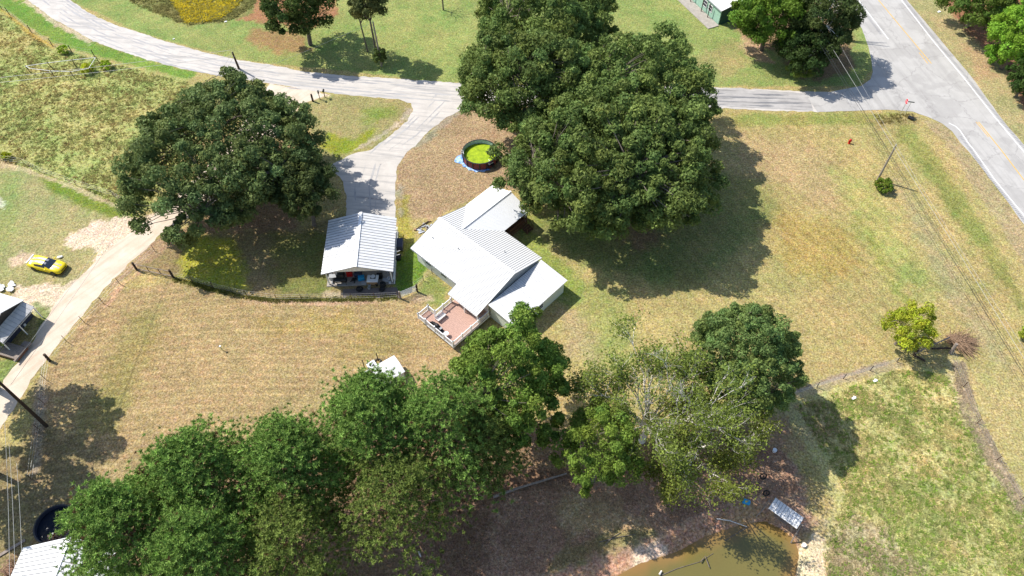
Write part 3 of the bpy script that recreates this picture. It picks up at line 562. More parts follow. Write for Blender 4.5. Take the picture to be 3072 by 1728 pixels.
def water_mat():
    m = bpy.data.materials.new('murky_pond_water'); m.use_nodes = True; n = m.node_tree; L = n.links; b = n.nodes['Principled BSDF']
    b.inputs['Roughness'].default_value = 0.12; b.inputs['Specular IOR Level'].default_value = 0.5
    ge = n.nodes.new('ShaderNodeNewGeometry'); t = n.nodes.new('ShaderNodeTexNoise'); t.inputs['Scale'].default_value = 0.25; t.inputs['Detail'].default_value = 3
    L.new(ge.outputs['Position'], t.inputs[0]); mx = n.nodes.new('ShaderNodeMix'); mx.data_type = 'RGBA'
    mx.blend_type = 'MULTIPLY'; mx.inputs[0].default_value = .5; a_ = n.nodes.new('ShaderNodeAttribute'); a_.attribute_name = 'Col'
    L.new(a_.outputs['Color'], mx.inputs[6]); L.new(t.outputs['Color'], mx.inputs[7]); mx.inputs[0].default_value = .15
    L.new(a_.outputs['Color'], mx.inputs[6]); L.new(mx.outputs[2], b.inputs['Base Color'])
    t2 = n.nodes.new('ShaderNodeTexNoise'); t2.inputs['Scale'].default_value = 3; L.new(ge.outputs['Position'], t2.inputs[0])
    bp = n.nodes.new('ShaderNodeBump'); bp.inputs['Strength'].default_value = 0.05; L.new(t2.outputs['Fac'], bp.inputs['Height']); L.new(bp.outputs[0], b.inputs['Normal'])
    return m
wp = np.array(WATER); wx0, wy0 = wp.min(0) - .8; wx1, wy1 = wp.max(0) + .8
wxs = np.arange(wx0, wx1, .3); wys = np.arange(wy0, wy1, .3); WX, WY = np.meshgrid(wxs, wys); wd = sdf(WATER, WX.ravel(), WY.ravel()) + 1.1 * (fbm(WX.ravel(), WY.ravel(), .8, 17) - .5)
wi = np.arange(WX.size).reshape(WX.shape); WF = np.stack([wi[:-1, :-1], wi[:-1, 1:], wi[1:, 1:], wi[1:, :-1]], -1).reshape(-1, 4); ok_ = (sdf(WATER, WX.ravel(), WY.ravel())[WF] < .7).all(1); WF = WF[ok_]
us, inv = np.unique(WF, return_inverse=True); me = bpy.data.meshes.new('pond_water')
me.from_pydata(np.stack([WX.ravel()[us], WY.ravel()[us], np.full(len(us), WZ)], 1).tolist(), [], inv.reshape(-1, 4).tolist()); me.update()
at = me.color_attributes.new('Col', 'FLOAT_COLOR', 'POINT'); tt_ = np.clip(-wd[us] / 1.5, 0, 1)[:, None]; wc_ = np.ones((len(us), 4), np.float32)
wc_[:, :3] = np.array(lin(182, 142, 82, .60)) * (1 - tt_) + np.array(lin(142, 132, 74, .60)) * tt_; at.data.foreach_set('color', wc_.ravel())
pw = bpy.data.objects.new('pond_water', me); COL.objects.link(pw); pw['kind'] = 'structure'; me.materials.append(water_mat())

# ------------------------------------------------------------------ trees
def arr(v): return np.array(v, float)
def leaf_polys(C, N, size, cols, aspect=0.62, jitter=0.62):
    """diamond leaf clumps at C facing roughly N"""
    n = len(C); Nn = N + rng.normal(0, jitter, (n, 3)); Nn /= np.linalg.norm(Nn, axis=1)[:, None] + 1e-9
    T = rng.normal(0, 1, (n, 3)); T -= (T * Nn).sum(1)[:, None] * Nn; T /= np.linalg.norm(T, axis=1)[:, None] + 1e-9
    B = np.cross(Nn, T); s = size[:, None]
    V = np.stack([C + T * s, C - T * s * .7 + B * s * aspect, C - T * s * .7 - B * s * aspect], 1).reshape(-1, 3)
    return V
def limb(mb, a, b, r0, r1, bend=0.15, n=5, k=6):
    a = Vector(a); b = Vector(b); d = b - a; L = d.length; o = Vector((random.uniform(-1, 1), random.uniform(-1, 1), random.uniform(0, 1))) * L * bend
    pts = [a + d * t + o * math.sin(math.pi * t) for t in [i / (k - 1) for i in range(k)]]
    mb.tube(pts, [r0 + (r1 - r0) * i / (k - 1) for i in range(k)], n, cap=False); return pts
def broad(name, label, px, py, zc, Rr, h, hb, lobes, lobe_r, leaves, size, col, trunk_r=0.45, gap=0.12, bark='bark', var=0.22, fork=0.35, inner=0.14, group=None, yellow=0.0, seed=0, wob=0.16, cat='tree', low=-0.45, squash=1.0, world=None, nlimb=7, rot=0.0):
    random.seed(seed * 13 + 5); g = np.random.default_rng(seed + 100); leaves = int(leaves * 1.88); size = size * .80
    p = Vector(world) if world else P(px, py, zc)
    base = Vector((p.x, p.y, 0)); c = np.array([0, 0, zc])
    t = thing(name, label, cat, base, 0, group)
    ph = g.uniform(0, 6.28, 6)
    dirs = []
    for i in range(lobes):
        zz = 1 - (i + 0.5) / lobes * (1 - low); a = i * 2.399963 + g.normal(0, .25)
        zz = np.clip(zz + g.normal(0, .05), -0.98, .99); r = math.sqrt(1 - zz * zz); dirs.append((r * math.cos(a), r * math.sin(a), zz))
    D = np.array(dirs); az = np.arctan2(D[:, 1], D[:, 0])
    rad = 1 + wob * (np.sin(2 * az + ph[0]) * .5 + np.sin(3 * az + ph[1]) * .5 + np.sin(5 * az + ph[2] + 2 * D[:, 2]) * .45 + np.sin(4 * D[:, 2] + ph[3]) * .3)
    keep = g.random(lobes) > gap; D = D[keep]; rad = rad[keep]; n = len(D)
    depth = g.uniform(0.74, 1.03, n)
    sc3 = np.stack([np.full(n, Rr), np.full(n, Rr * squash), np.where(D[:, 2] > 0, h, hb)], 1)
    Lc = c + D * sc3 * (rad * depth)[:, None]
    if rot:
        ca, sa = math.cos(rot), math.sin(rot); Lc[:, :2] = Lc[:, :2] @ np.array([[ca, sa], [-sa, ca]])
    dd_ = np.linalg.norm(Lc[:, None] - Lc[None], axis=2); near = np.sort(dd_, 1)[:, 1:4].mean(1); kk_ = near < np.median(near) * 1.7; Lc = Lc[kk_]; n = len(Lc)
    Lr = lobe_r * g.uniform(0.5, 1.4, n)
    k = max(1, leaves // n)
    idx = np.repeat(np.arange(n), k); m = len(idx)
    u = g.normal(0, 1, (m, 3)); u /= np.linalg.norm(u, axis=1)[:, None]
    u[:, 2] = np.where(g.random(m) < 0.6, np.abs(u[:, 2]), u[:, 2])
    rr = g.uniform(0.5, 1.0, m) ** 0.6 * (1 + 0.25 * np.sin(u[:, 0] * 5 + idx) * np.sin(u[:, 1] * 6 + idx * 1.7))
    C = Lc[idx] + u * (Lr[idx] * rr)[:, None] * np.array([1, 1, .85])
    ni = int(m * inner)
    iu = g.normal(0, 1, (ni, 3)); iu /= np.linalg.norm(iu, axis=1)[:, None]
    ci = c + iu * np.array([Rr, Rr * squash, (h + hb) / 2]) * (g.uniform(0.3, .82, ni))[:, None]
    ci = ci[(ci[:, 2] > 1.2)]; C = np.concatenate([C, ci]); nn = np.concatenate([u, iu[:len(ci)] * 0.2 + np.array([0, 0, .8])])
    C[:, 2] = np.maximum(C[:, 2], 0.15)
    base_c = np.array(lin(*col)); lv = g.normal(0, var * .55, n)
    cl = base_c * np.exp(np.concatenate([lv[idx], g.normal(0, var * .5, len(ci))]) + g.normal(0, var * .6, len(C)))[:, None]
    hue = np.concatenate([g.normal(0, .04, n)[idx], np.zeros(len(ci))]); cl[:, 0] *= 1 + hue * 1.6; cl[:, 2] *= 1 - hue
    if yellow: 
        yk = g.random(len(C)) < yellow; cl[yk] = np.array(lin(190, 178, 60)) * .5
    S = size * g.uniform(.6, 1.35, len(C))
    np_mesh('crown', leaf_polys(C, nn, S, None), 3, cl * 1.0 * np.array([.97, 1.03, .86]), M['leaf'], t)
    mb = MB(); f = fork * zc
    lean = Vector((random.uniform(-.3, .3), random.uniform(-.3, .3), 0))
    top = Vector((lean.x, lean.y, f))
    mb.tube([(0, 0, -0.1), (0, 0, .25), tuple(top * .5), tuple(top)], [trunk_r * 1.5, trunk_r * 1.1, trunk_r, trunk_r * .85], 9)
    tips = []
    order = g.permutation(n)[:nlimb]
    for i in order:
        e = Vector(Lc[i]); q = top + (e - top) * random.uniform(.8, .95)
        tips.append(limb(mb, top, q, trunk_r * .5, trunk_r * .16, .12))
    for i in range(n):
        if g.random() < 0.6:
            e = Vector(Lc[i]); best = min(((pt - e).length, j, kk) for j, tp in enumerate(tips) for kk, pt in enumerate(tp) if kk > 1)
            limb(mb, tips[best[1]][best[2]], e, trunk_r * .14, trunk_r * .05, .1, 4, 4)
    mb.build('trunk', M[bark], t)
    return t
def pine(name, label, px, py, top, Rr, col, seed=0, low=6.0, puffs=1500, group=None, world=None, spikes=18, size=.24, cat='tree', crownz=None):
    random.seed(seed * 7 + 3); g = np.random.default_rng(seed + 900)
    zc = crownz or (top * 0.74); p = Vector(world) if world else P(px, py, zc); base = Vector((p.x, p.y, 0)); t = thing(name, label, cat, base, 0, group)
    mb = MB(); mb.tube([(0, 0, -.1), (.05, 0, top * .5), (0, .05, top * .97)], [.30, .22, .05], 8)
    PC = []; nb = int(puffs / 36)
    for i in range(nb):
        tt = (i + .5) / nb; z = low + (top - low) * tt; L = Rr * max(.08, 1.03 - tt ** 1.6) ** .55 * g.uniform(.6, 1.12)
        a = i * 2.39996 + g.normal(0, .3); up = 0.10 + 0.55 * tt
        e = np.array([math.cos(a) * L, math.sin(a) * L, z + L * up * .5])
        s = np.array([0, 0, z - .3])
        limb(mb, s, e * [.93, .93, 1], .06, .02, .04, 4, 4)
        for j in range(36):
            q = g.uniform(.42, 1.0) ** .8; pt = s + (e - s) * q
            lat = g.normal(0, .16 * (1.2 - q) * L + .38, 2); pt = pt + np.array([lat[0], lat[1], abs(g.normal(0, .22))])
            PC.append(pt)
    PC = np.array(PC); n = len(PC); idx = np.repeat(np.arange(n), spikes); m = len(idx)
    d = g.normal(0, 1, (m, 3)); d[:, 2] = np.abs(d[:, 2]) * .9 + .1; d /= np.linalg.norm(d, axis=1)[:, None]
    L = size * g.uniform(.75, 1.3, n)[idx] * g.uniform(.8, 1.2, m)
    sd_ = g.normal(0, 1, (m, 3)); sd_ -= (sd_ * d).sum(1)[:, None] * d; sd_ /= np.linalg.norm(sd_, axis=1)[:, None]
    b0 = PC[idx]; wv = sd_ * (L * .16)[:, None]
    V = np.stack([b0 + d * L[:, None] * 1.15, b0 + d * (L * .12)[:, None] + wv, b0 + d * (L * .12)[:, None] - wv], 1).reshape(-1, 3)
    cl = np.array(lin(*col)) * .95 * np.exp(g.normal(0, .2, n)[idx] + g.normal(0, .1, m))[:, None]
    dead = g.random(n)[idx] < .02; cl[dead] = np.array(lin(130, 100, 70)) * .6
    np_mesh('crown', V, 3, cl, M['needle'], t); mb.build('trunk', M['pine_bark'], t); return t
TREES = True
if TREES:
    OAK = (112, 126, 72); OAK2 = (114, 130, 74)
    broad('oak_tree', 'huge dark green oak left of the open carport, its crown over the sandy track', 665, 462, 8, 12.4, 6.3, 6.0, 620, .95, 66000, .24, (114, 126, 80), .6, .26, seed=1, wob=.13)
    broad('oak_tree', 'broadest dark green oak, standing between the house front and the right lawn', 1838, 468, 8.6, 12.8, 7.0, 6.6, 780, 1.0, 84000, .25, OAK, .7, .2, seed=2, wob=.13, low=-.55)
    broad('oak_tree', 'dark green oak right beside the round pool, overlapping the gravel road', 1572, 262, 8.8, 9.0, 7, 6, 360, 1.0, 38000, .25, OAK, .5, .16, seed=3, wob=.12, low=-.25)
    broad('oak_tree', 'low side crown of the left oak by the carport roof, leaves darkened for shade', 905, 560, 7.2, 4.2, 3.2, 3.2, 110, .8, 12000, .22, (88, 98, 60), .25, .25, seed=40, wob=.2)  # side crown added to shade the carport roof; own shade painted as darker leaves
    broad('oak_tree', 'dark green oak whose crown hides the middle of the chip seal road', 1908, 300, 8.8, 11.3, 6.6, 6, 380, 1.0, 40000, .25, OAK2, .5, .15, seed=4, wob=.12)
    broad('oak_tree', 'dark green oak beyond the gravel road, cut off by the top of the picture', 1640, 60, 9, 10.8, 7, 6, 380, 1.0, 40000, .26, OAK2, .5, .15, seed=5, wob=.12)
    PC_ = (126, 156, 76)
    pl = [(1318, 1275, 18, 6.9, 'tall pine nearest the dark green hardwood, farthest right of the pine row'), (1118, 1258, 18.5, 5.9, 'tall pine overhanging the small white pump shed'),
          (868, 1392, 17.5, 5.6, 'pine in the middle of the row, its crown edging the brown lawn'), (600, 1432, 18, 6.2, 'broad pine bordering the brown lawn, second from the left end of the row'),
          (372, 1585, 18, 6.0, 'pine beside the black pool at the left end of the row'), (610, 1660, 17.5, 6.0, 'pine at the bottom edge between the white shed roof and the row'),
          (1195, 1500, 15.5, 6.4, 'shaded pine behind the row, standing over bare reddish soil'), (880, 1640, 16, 6.0, 'shaded pine at the bottom edge in the middle of the grove'), (1452, 1335, 13, 4.2, 'shorter pine under the dark green hardwood at the right end of the row')]
    for i, (a, b, tp, r_, lb) in enumerate(pl):
        pine('pine_tree', lb, a, b, tp, r_, PC_ if i < 6 else (122, 138, 68), seed=i, puffs=(3600 if i == 0 else 5200) if i < 6 else 2200, group='pines along the lower edge of the lawn')
    broad('hardwood_tree', 'glossy dark green hardwood between the deck corner and the pines', 1530, 1150, 10, 6.0, 7.0, 7.5, 260, .7, 36000, .18, (114, 136, 64), .35, .24, seed=8, wob=.14, var=.3)
    broad('round_tree', 'dense round dark green tree right of the sparse pale-limbed one', 2232, 1078, 8, 5.6, 6, 7, 300, .6, 38000, .16, (114, 132, 80), .35, .04, seed=9, wob=.07)
    broad('elm_tree', 'bright green leafy tree below the pale bare limbs, above the pond bank', 1800, 1345, 8, 4.1, 3.5, 4.5, 120, .55, 12500, .15, (116, 136, 62), .25, .1, seed=10, wob=.15)
    broad('maple_tree', 'small yellow-green tree at the corner of the right wooden fence', 2725, 985, 3.4, 2.7, 2.5, 2.2, 70, .52, 6500, .14, (170, 178, 62), .17, .2, seed=12, wob=.26, inner=.1, fork=.4, yellow=.2)
    broad('cedar_tree', 'dark spreading tree on bare brown soil beyond the curving gravel road', 900, 12, 7.5, 6.2, 4.6, 5.4, 100, .95, 14000, .24, (82, 96, 50), .35, .15, seed=13, wob=.2)
    broad('young_pine_tree', 'slim thin-crowned tree behind the leaning utility pole', 1104, 15, 9.5, 2.5, 2.3, 2.5, 36, .7, 4200, .22, (104, 106, 66), .16, .15, seed=14, wob=.2, fork=.7)
    broad('young_pine_tree', 'shorter thin tree left of the slim one behind the leaning pole', 1080, 32, 7.5, 1.5, 1.8, 1.6, 20, .5, 2000, .2, (92, 98, 58), .12, .15, seed=15, wob=.2, fork=.7)
    broad('maple_tree', 'bright green leafy tree against the mint green building', 2318, 45, 6.5, 5.8, 5, 5.5, 120, 1.0, 17000, .24, (104, 130, 52), .35, .1, seed=16, wob=.14)
    broad('hardwood_tree', 'dark tangled tree at the road junction with bleached trunks through its crown', 2470, 62, 7.2, 5.6, 5.2, 6.2, 110, 1.0, 15000, .22, (78, 90, 52), .35, .16, seed=17, wob=.16, bark='pale_bark')
    broad('hardwood_tree', 'dark green tree at the edge of the junction, below the tangled one', 2420, 150, 4, 4.4, 3.5, 3.8, 80, .9, 9000, .22, (60, 78, 42), .25, .1, seed=18, wob=.15)
    broad('shrub', 'low olive-green shrub at the chip seal roadside under the big junction trees', 2400, 206, 1.6, 1.9, 1.5, 1.5, 30, .5, 3000, .16, (112, 128, 62), .08, .1, seed=19, cat='shrub')
    broad('hardwood_tree', 'dark green tree beyond the highway, at the top edge of the picture', 2945, 2, 5, 5.6, 4.0, 4.6, 90, 1.0, 11000, .25, (92, 110, 50), .3, .1, seed=20, wob=.14)
    broad('maple_tree', 'tall light green tree at the right edge beyond the highway', 3066, 110, 6, 4.6, 4.5, 5, 90, .9, 11000, .24, (134, 168, 62), .3, .08, seed=21, wob=.14)
    broad('shrub', 'small bright green bush left of the tree at the right edge', 2992, 165, 1.6, 1.7, 1.5, 1.4, 26, .5, 2600, .17, (112, 150, 52), .08, .1, seed=22, cat='shrub')
    broad('hardwood_tree', 'darker tree under the light green one at the right edge', 3085, 235, 3.4, 3.0, 2.8, 3, 50, .7, 5000, .2, (70, 92, 46), .2, .1, seed=23, wob=.14)
    broad('shrub', 'green bush around the foot of the leaning grey utility pole on the right lawn', 2652, 556, .7, 1.25, .7, .6, 26, .32, 1900, .15, (110, 130, 52), .05, .15, seed=24, cat='shrub', yellow=.08)
    broad('shrub', 'clump of vines climbing the foot of the utility pole beyond the gravel road', 1140, 170, 1.8, 1.05, 1.9, 1.6, 26, .34, 2000, .15, (96, 108, 60), .05, .15, seed=25, cat='shrub')
    broad('shrub', 'small green bush at the right edge of the lower pasture fence', 3080, 1002, .8, .9, .8, .7, 14, .32, 900, .14, (140, 150, 60), .04, .1, seed=26, cat='shrub')
    broad('hardwood_tree', 'tree mostly outside the left edge, its shadow falling across the lawn corner', 0, 0, 11, 4.7, 6, 5.5, 120, .9, 8000, .28, (114, 128, 62), .35, .35, seed=27, wob=.22, world=(-58.5, 39.5, 0))
    broad('hardwood_tree', 'yellowish tree cut by the left edge above the black pool', 0, 0, 9.5, 4.6, 5, 6, 100, .9, 7000, .28, (128, 134, 62), .3, .35, seed=28, wob=.22, world=(-54.5, 29.5, 0))

def sparse_tree(name, label, px, py, zc, Rr, h, seed, leaves, col, n1=9, arms=13):
    """pale bare limbs radiating from forks, thin veil of small leaves"""
    random.seed(seed); g = np.random.default_rng(seed)
    p = P(px, py, zc); t = thing(name, label, 'tree', (p.x, p.y, 0)); mb = MB(); C = []
    top = Vector((0, 0, zc * .45)); mb.tube([(0, 0, -.1), (.1, 0, zc * .25), tuple(top)], [.42, .34, .28], 9)
    def grow(a, d, L, r, lev):
        k = 5; pts = [a]
        for i in range(k - 1):
            d = (d + Vector((random.gauss(0, .12), random.gauss(0, .12), random.gauss(.03, .08)))).normalized(); pts.append(pts[-1] + d * L / (k - 1))
        mb.tube(pts, [r * (1 - .6 * i / (k - 1)) for i in range(k)], 5 if lev < 2 else 3, cap=False)
        if lev < 4:
            for j in range(3 if lev else 4):
                q = pts[random.choice((2, 3, 4))]; nd = (d + Vector((random.gauss(0, .42), random.gauss(0, .42), random.gauss(.0, .25)))).normalized()
                grow(q, nd, L * random.uniform(.5, .72), r * .48, lev + 1)
        if lev >= 2: C.extend([pts[-1], pts[-2], pts[2]])
    for i in range(arms):
        a = 2 * math.pi * i / arms + random.uniform(-.25, .25); el = random.uniform(.25, 1.2)
        grow(top, Vector((math.cos(a) * math.cos(el), math.sin(a) * math.cos(el), math.sin(el))), Rr * random.uniform(.42, .6), .165, 0)
    C = np.array([tuple(c) for c in C]); rr_ = np.hypot(C[:, 0], C[:, 1]); C = C[(rr_ > Rr * .34) | (g.random(len(C)) < .22)]; idx = g.integers(0, len(C), leaves)
    az = np.arctan2(C[:, 1], C[:, 0])
    Cc = C[idx] + g.normal(0, .38, (leaves, 3)); Cc = Cc[Cc[:, 2] > 1]; n = len(Cc)
    cl = np.array(lin(*col)) * .75 * np.exp(g.normal(0, .25, n))[:, None]
    np_mesh('crown', leaf_polys(Cc, np.tile([0, 0, .8], (n, 1)), .125 * g.uniform(.6, 1.4, n), None), 3, cl, M['leaf'], t)
    mb.build('trunk', M['pale_bark'], t, label='pale bleached trunk and bare limbs'); return t
if TREES:
    sparse_tree('birch_tree', 'sparse yellow-green tree with bleached white limbs left of the dense round tree', 1962, 1212, 8.5, 10.0, 6, 5, 23000, (128, 144, 64), arms=14)
    sparse_tree('birch_tree', 'smaller pale-limbed tree leaning over the pond below the dense round tree', 2110, 1300, 7.0, 7.2, 5, 11, 17000, (128, 138, 60), arms=9)
def bare(name, label, loc, H, r, seed, n=7, mt='bark', cat='tree', spread=.6):
    random.seed(seed); t = thing(name, label, cat, loc); mb = MB()
    mb.tube([(0, 0, -.1), (0, 0, H * .35)], [r * 1.2, r], 6)
    def grow(a, d, L, rr, lev):
        e = a + d * L; mb.tube([a, (a + e) / 2 + Vector((random.gauss(0, .05), random.gauss(0, .05), 0)) * L, e], [rr, rr * .7, rr * .4], 4 if lev < 2 else 3, cap=False)
        if lev < 4:
            for j in range(3): grow(a + (e - a) * random.uniform(.5, 1), (d + Vector((random.gauss(0, spread), random.gauss(0, spread), random.gauss(.1, .25)))).normalized(), L * .62, rr * .5, lev + 1)
    for i in range(n):
        a = 2 * math.pi * i / n; grow(Vector((0, 0, H * .33)), Vector((math.cos(a) * .7, math.sin(a) * .7, .8)).normalized(), H * .32, r * .5, 0)
    mb.build('branches', M[mt], t); return t
g1 = P(1330, 30); bare('bare_tree', 'leafless grey tree at the top edge, left of the row of oaks', (g1.x, g1.y, 0), 5.5, .12, 31, 8)
for (px, py, lb, hh) in [(2497, 893, 'spindly sapling on the right lawn, farthest from the house', 2.0), (2322, 938, 'short sapling stub right of the dense round tree', 1.3), (2473, 1014, 'sapling stub nearest the small yellow-green tree', 1.2)]:
    q = P(px, py); bare('sapling', lb, (q.x, q.y, 0), hh, .025, int(px), 3, 'bark', 'sapling', .4)
# bleached leaning trunks in the junction trees
t = thing('dead_tree', 'bleached leaning dead trunks rising through the junction trees', 'tree', (P(2470, 112).x, P(2470, 112).y, 0)); mb = MB()
for dx, dy, ln in ((1.2, 2.2, 12), (.3, 2.6, 11), (2.2, 2.6, 10.5)):
    mb.tube([(dx * .1, 0, 0), (dx * .5, dy * .4, ln * .5), (dx, dy, ln)], [.18, .14, .05], 6)
mb.build('trunk', M['pale_bark'], t)

# ------------------------------------------------------------------ grasses and weeds
def tufts(name, polys, n, size, blades, label, hue=None, wid=.22, dark=1.0, up=.42, pool=None):
    mn = np.min([np.min(W(p), 0) for p in polys], 0); mx_ = np.max([np.max(W(p), 0) for p in polys], 0)
    X = rng.uniform(mn[0], mx_[0], n * 4); Y = rng.uniform(mn[1], mx_[1], n * 4); k = np.zeros(len(X), bool)
    for p in polys: k |= sdf(W(p), X, Y) < 0
    k &= rng.random(len(X)) < np.clip((fbm(X, Y, .6, 77) + .5 * fbm(X, Y, 2, 78) - .45) * 2.4, .12, 1)
    for o in (gravel, hwy, track, WATER, BANK): k &= sdf(o, X, Y) > .25
    X = X[k][:n]; Y = Y[k][:n]; m = len(X); c = gcol(X, Y)
    idx = np.repeat(np.arange(m), blades); N = len(idx)
    b0 = np.stack([X[idx] + rng.normal(0, size * .35, N), Y[idx] + rng.normal(0, size * .35, N), np.zeros(N)], 1)
    a = rng.uniform(0, 6.283, N); s = size * rng.uniform(.5, 1.4, m)[idx]
    lean = rng.uniform(.2, 1.0, N); d = np.stack([np.cos(a) * lean, np.sin(a) * lean, np.full(N, up)], 1); wv = np.stack([-np.sin(a), np.cos(a), np.zeros(N)], 1)
    V = np.stack([b0 - wv * (s * wid)[:, None], b0 + wv * (s * wid)[:, None], b0 + d * s[:, None]], 1).reshape(-1, 3)
    cl = c[idx] * np.exp(rng.normal(0, .2, m)[idx] + rng.normal(0, .15, N))[:, None] * dark * 1.25
    if hue is not None: cl = cl * (1 - hue[3]) + np.array(lin(*hue[:3])) * .95 * hue[3] * np.exp(rng.normal(0, .25, m))[idx][:, None]
    o = np_mesh(name, V, 3, cl, M['blade'], None, 'stuff'); tag(o, label, 'grass'); return o
PAST = [(-100,30),(30,50),(150,145),(330,190),(560,245),(640,330),(430,640),(330,606),(220,550),(75,500),(-100,465)]
RP = [(2390,1220),(2692,1108),(2840,1125),(2960,1350),(3100,1560),(3100,1760),(2480,1760),(2470,1660),(2540,1480)]
tufts('pasture_grass', [PAST], 15000, .25, 5, 'rough tufted grass in the unmown pasture at the upper left', dark=.92)
tufts('pasture_grass', [PAST], 1300, .36, 6, 'brown dead weed clumps scattered in the upper left pasture', (150,120,80,.7))
tufts('pasture_grass', [RP], 14000, .2, 5, 'rough tufted grass in the lower right pasture', dark=.95)
tufts('pasture_grass', [RP], 2200, .28, 7, 'bright green weeds among the lower right pasture grass', (128,158,56,.8))
tufts('lawn_grass', [[(300,900),(640,872),(1200,905),(1290,940),(1360,1040),(1250,1150),(900,1300),(350,1450),(110,1450),(110,1180)]], 14000, .08, 3, 'short dry grass of the brown lawn at the lower left', wid=.3)
tufts('lawn_grass', [[(2100,350),(2700,350),(2900,600),(3100,950),(3100,1150),(2850,1050),(2650,1070),(2330,1160),(2200,930),(1750,860),(2050,900),(2350,600),(2180,420)]], 26000, .09, 3, 'short mown grass of the big right lawn', wid=.3)
tufts('lawn_grass', [[(1190,500),(1290,400),(1400,320),(1500,400),(1500,540),(1320,650),(1190,660)]], 5000, .09, 3, 'dry mown grass round the round pool', wid=.3)
tufts('leaf_litter', [[(1300,1420),(1900,1400),(2350,1340),(2400,1480),(2200,1500),(1980,1590),(1620,1720),(1300,1740)]], 16000, .12, 3, 'fallen leaves and dry grass on the pond bank', wid=.4, up=.3, dark=1.05)['category'] = 'leaf litter'
tufts('goldenrod', [[(470,-60),(560,70),(650,62),(700,30),(780,-60)]], 4200, .4, 7, 'yellow flowering goldenrod weeds beyond the gravel road', (226,206,50,.85))['category'] = 'weeds'
tufts('weeds', [[(350,-60),(400,12),(560,76),(690,62),(760,20),(800,-80)]], 4200, .4, 6, 'tall grey-green weeds along the far side of the gravel road', (156,152,92,.6))['category'] = 'weeds'
tufts('weeds', [[(2860,1090),(2890,1085),(2930,1230),(3000,1370),(3090,1530),(3050,1530),(2950,1370),(2880,1230)]], 1500, .25, 5, 'dry grey brush along the right pasture fence', (190,172,150,.7))['category'] = 'weeds'
tufts('weeds', [[(2620,345),(2740,340),(2750,365),(2640,372)]], 160, .25, 6, 'dark weeds at the foot of the stop sign', (130,118,66,.7))['category'] = 'weeds'
tufts('fence_weeds', [[(519,829),(640,861),(740,884),(830,897),(980,891),(1195,886),(1195,900),(980,905),(830,908),(740,898),(640,876),(519,843)]], 1600, .26, 6, 'uncut grass strip under the wire fence below the carport', (108,110,46,.75))['category'] = 'weeds'
# orange grass clumps on the roadside, bush clumps in pasture
for i, (px, py, s_, c_, lb) in enumerate([(190, 150, .75, (150,170,50), 'bright yellow-green bush by the roadside fence posts'), (318, 196, .8, (160,178,48), 'yellow-green bush at the right end of the old pen'), (262, 207, .9, (186,190,44), 'yellow flowering weed clump inside the old pen'), (18, 470, .6, (178,180,50), 'yellow weed clump at the pasture fence by the left edge')]):
    broad('shrub', lb, px, py, s_ * .7, s_, s_ * .8, s_ * .6, 14, s_ * .35, 700, .12, c_, .03, .1, seed=60 + i, cat='shrub')

# ------------------------------------------------------------------ buildings
def roof_slope(root, part_name, e0, e1, r0, r1, npan, mroof, mrib, thick=.05, ribs=3, ribw=.05, ribh=.035, under=None):
    """sheet metal slope between eave e0-e1 and ridge r0-r1: underlay + single panels with ribs"""
    e0, e1, r0, r1 = map(Vector, (e0, e1, r0, r1)); nrm = (e1 - e0).cross(r0 - e0).normalized()
    if nrm.z < 0: nrm = -nrm
    mb = MB()
    lo = [v - nrm * thick for v in (e0, e1, r1, r0)]; hi = [v - nrm * .004 for v in (e0, e1, r1, r0)]
    mb.quad(*lo); mb.quad(*hi)
    for i in range(4): mb.quad(lo[i], lo[(i + 1) % 4], hi[(i + 1) % 4], hi[i])
    roof = mb.build(part_name, under or M['soffit'], root)
    for i in range(npan):
        a, b = i / npan, (i + 1) / npan
        q = [e0.lerp(e1, a), e0.lerp(e1, b), r0.lerp(r1, b), r0.lerp(r1, a)]
        pm = MB(); j = random.uniform(0, .004); g_ = (q[1] - q[0]) * .006
        q[0] = q[0] + g_; q[3] = q[3] + g_
        t0 = [v + nrm * (.002 + j) for v in q]; t1 = [v + nrm * (.010 + j) for v in q]
        pm.quad(*t1)
        for k in range(4): pm.quad(t0[k], t0[(k + 1) % 4], t1[(k + 1) % 4], t1[k])
        o = pm.build('roof_panel', mroof, roof)
        rm = MB()
        for k in range(ribs):
            s = (k + .02) / ribs; x0 = t1[0].lerp(t1[1], s); x1 = t1[3].lerp(t1[2], s); sdw = (t1[1] - t1[0]).normalized() * ribw / 2
            tp = nrm * ribh; rm.quad(x0 - sdw, x1 - sdw, x1 - sdw * .4 + tp, x0 - sdw * .4 + tp); rm.quad(x0 + sdw, x0 + sdw * .4 + tp, x1 + sdw * .4 + tp, x1 + sdw)
            rm.quad(x0 - sdw * .4 + tp, x1 - sdw * .4 + tp, x1 + sdw * .4 + tp, x0 + sdw * .4 + tp)
        i0 = len(pm.v); me_ = o.data; me_.clear_geometry(); pm.v += rm.v; nf = len(pm.f); pm.f += [[i0 + t_ for t_ in ff] for ff in rm.f]
        me_.from_pydata([tuple(v) for v in pm.v], [], pm.f); me_.materials.append(mrib)
        for pf in me_.polygons:
            if pf.index >= nf: pf.material_index = 1
        me_.update()
    return roof
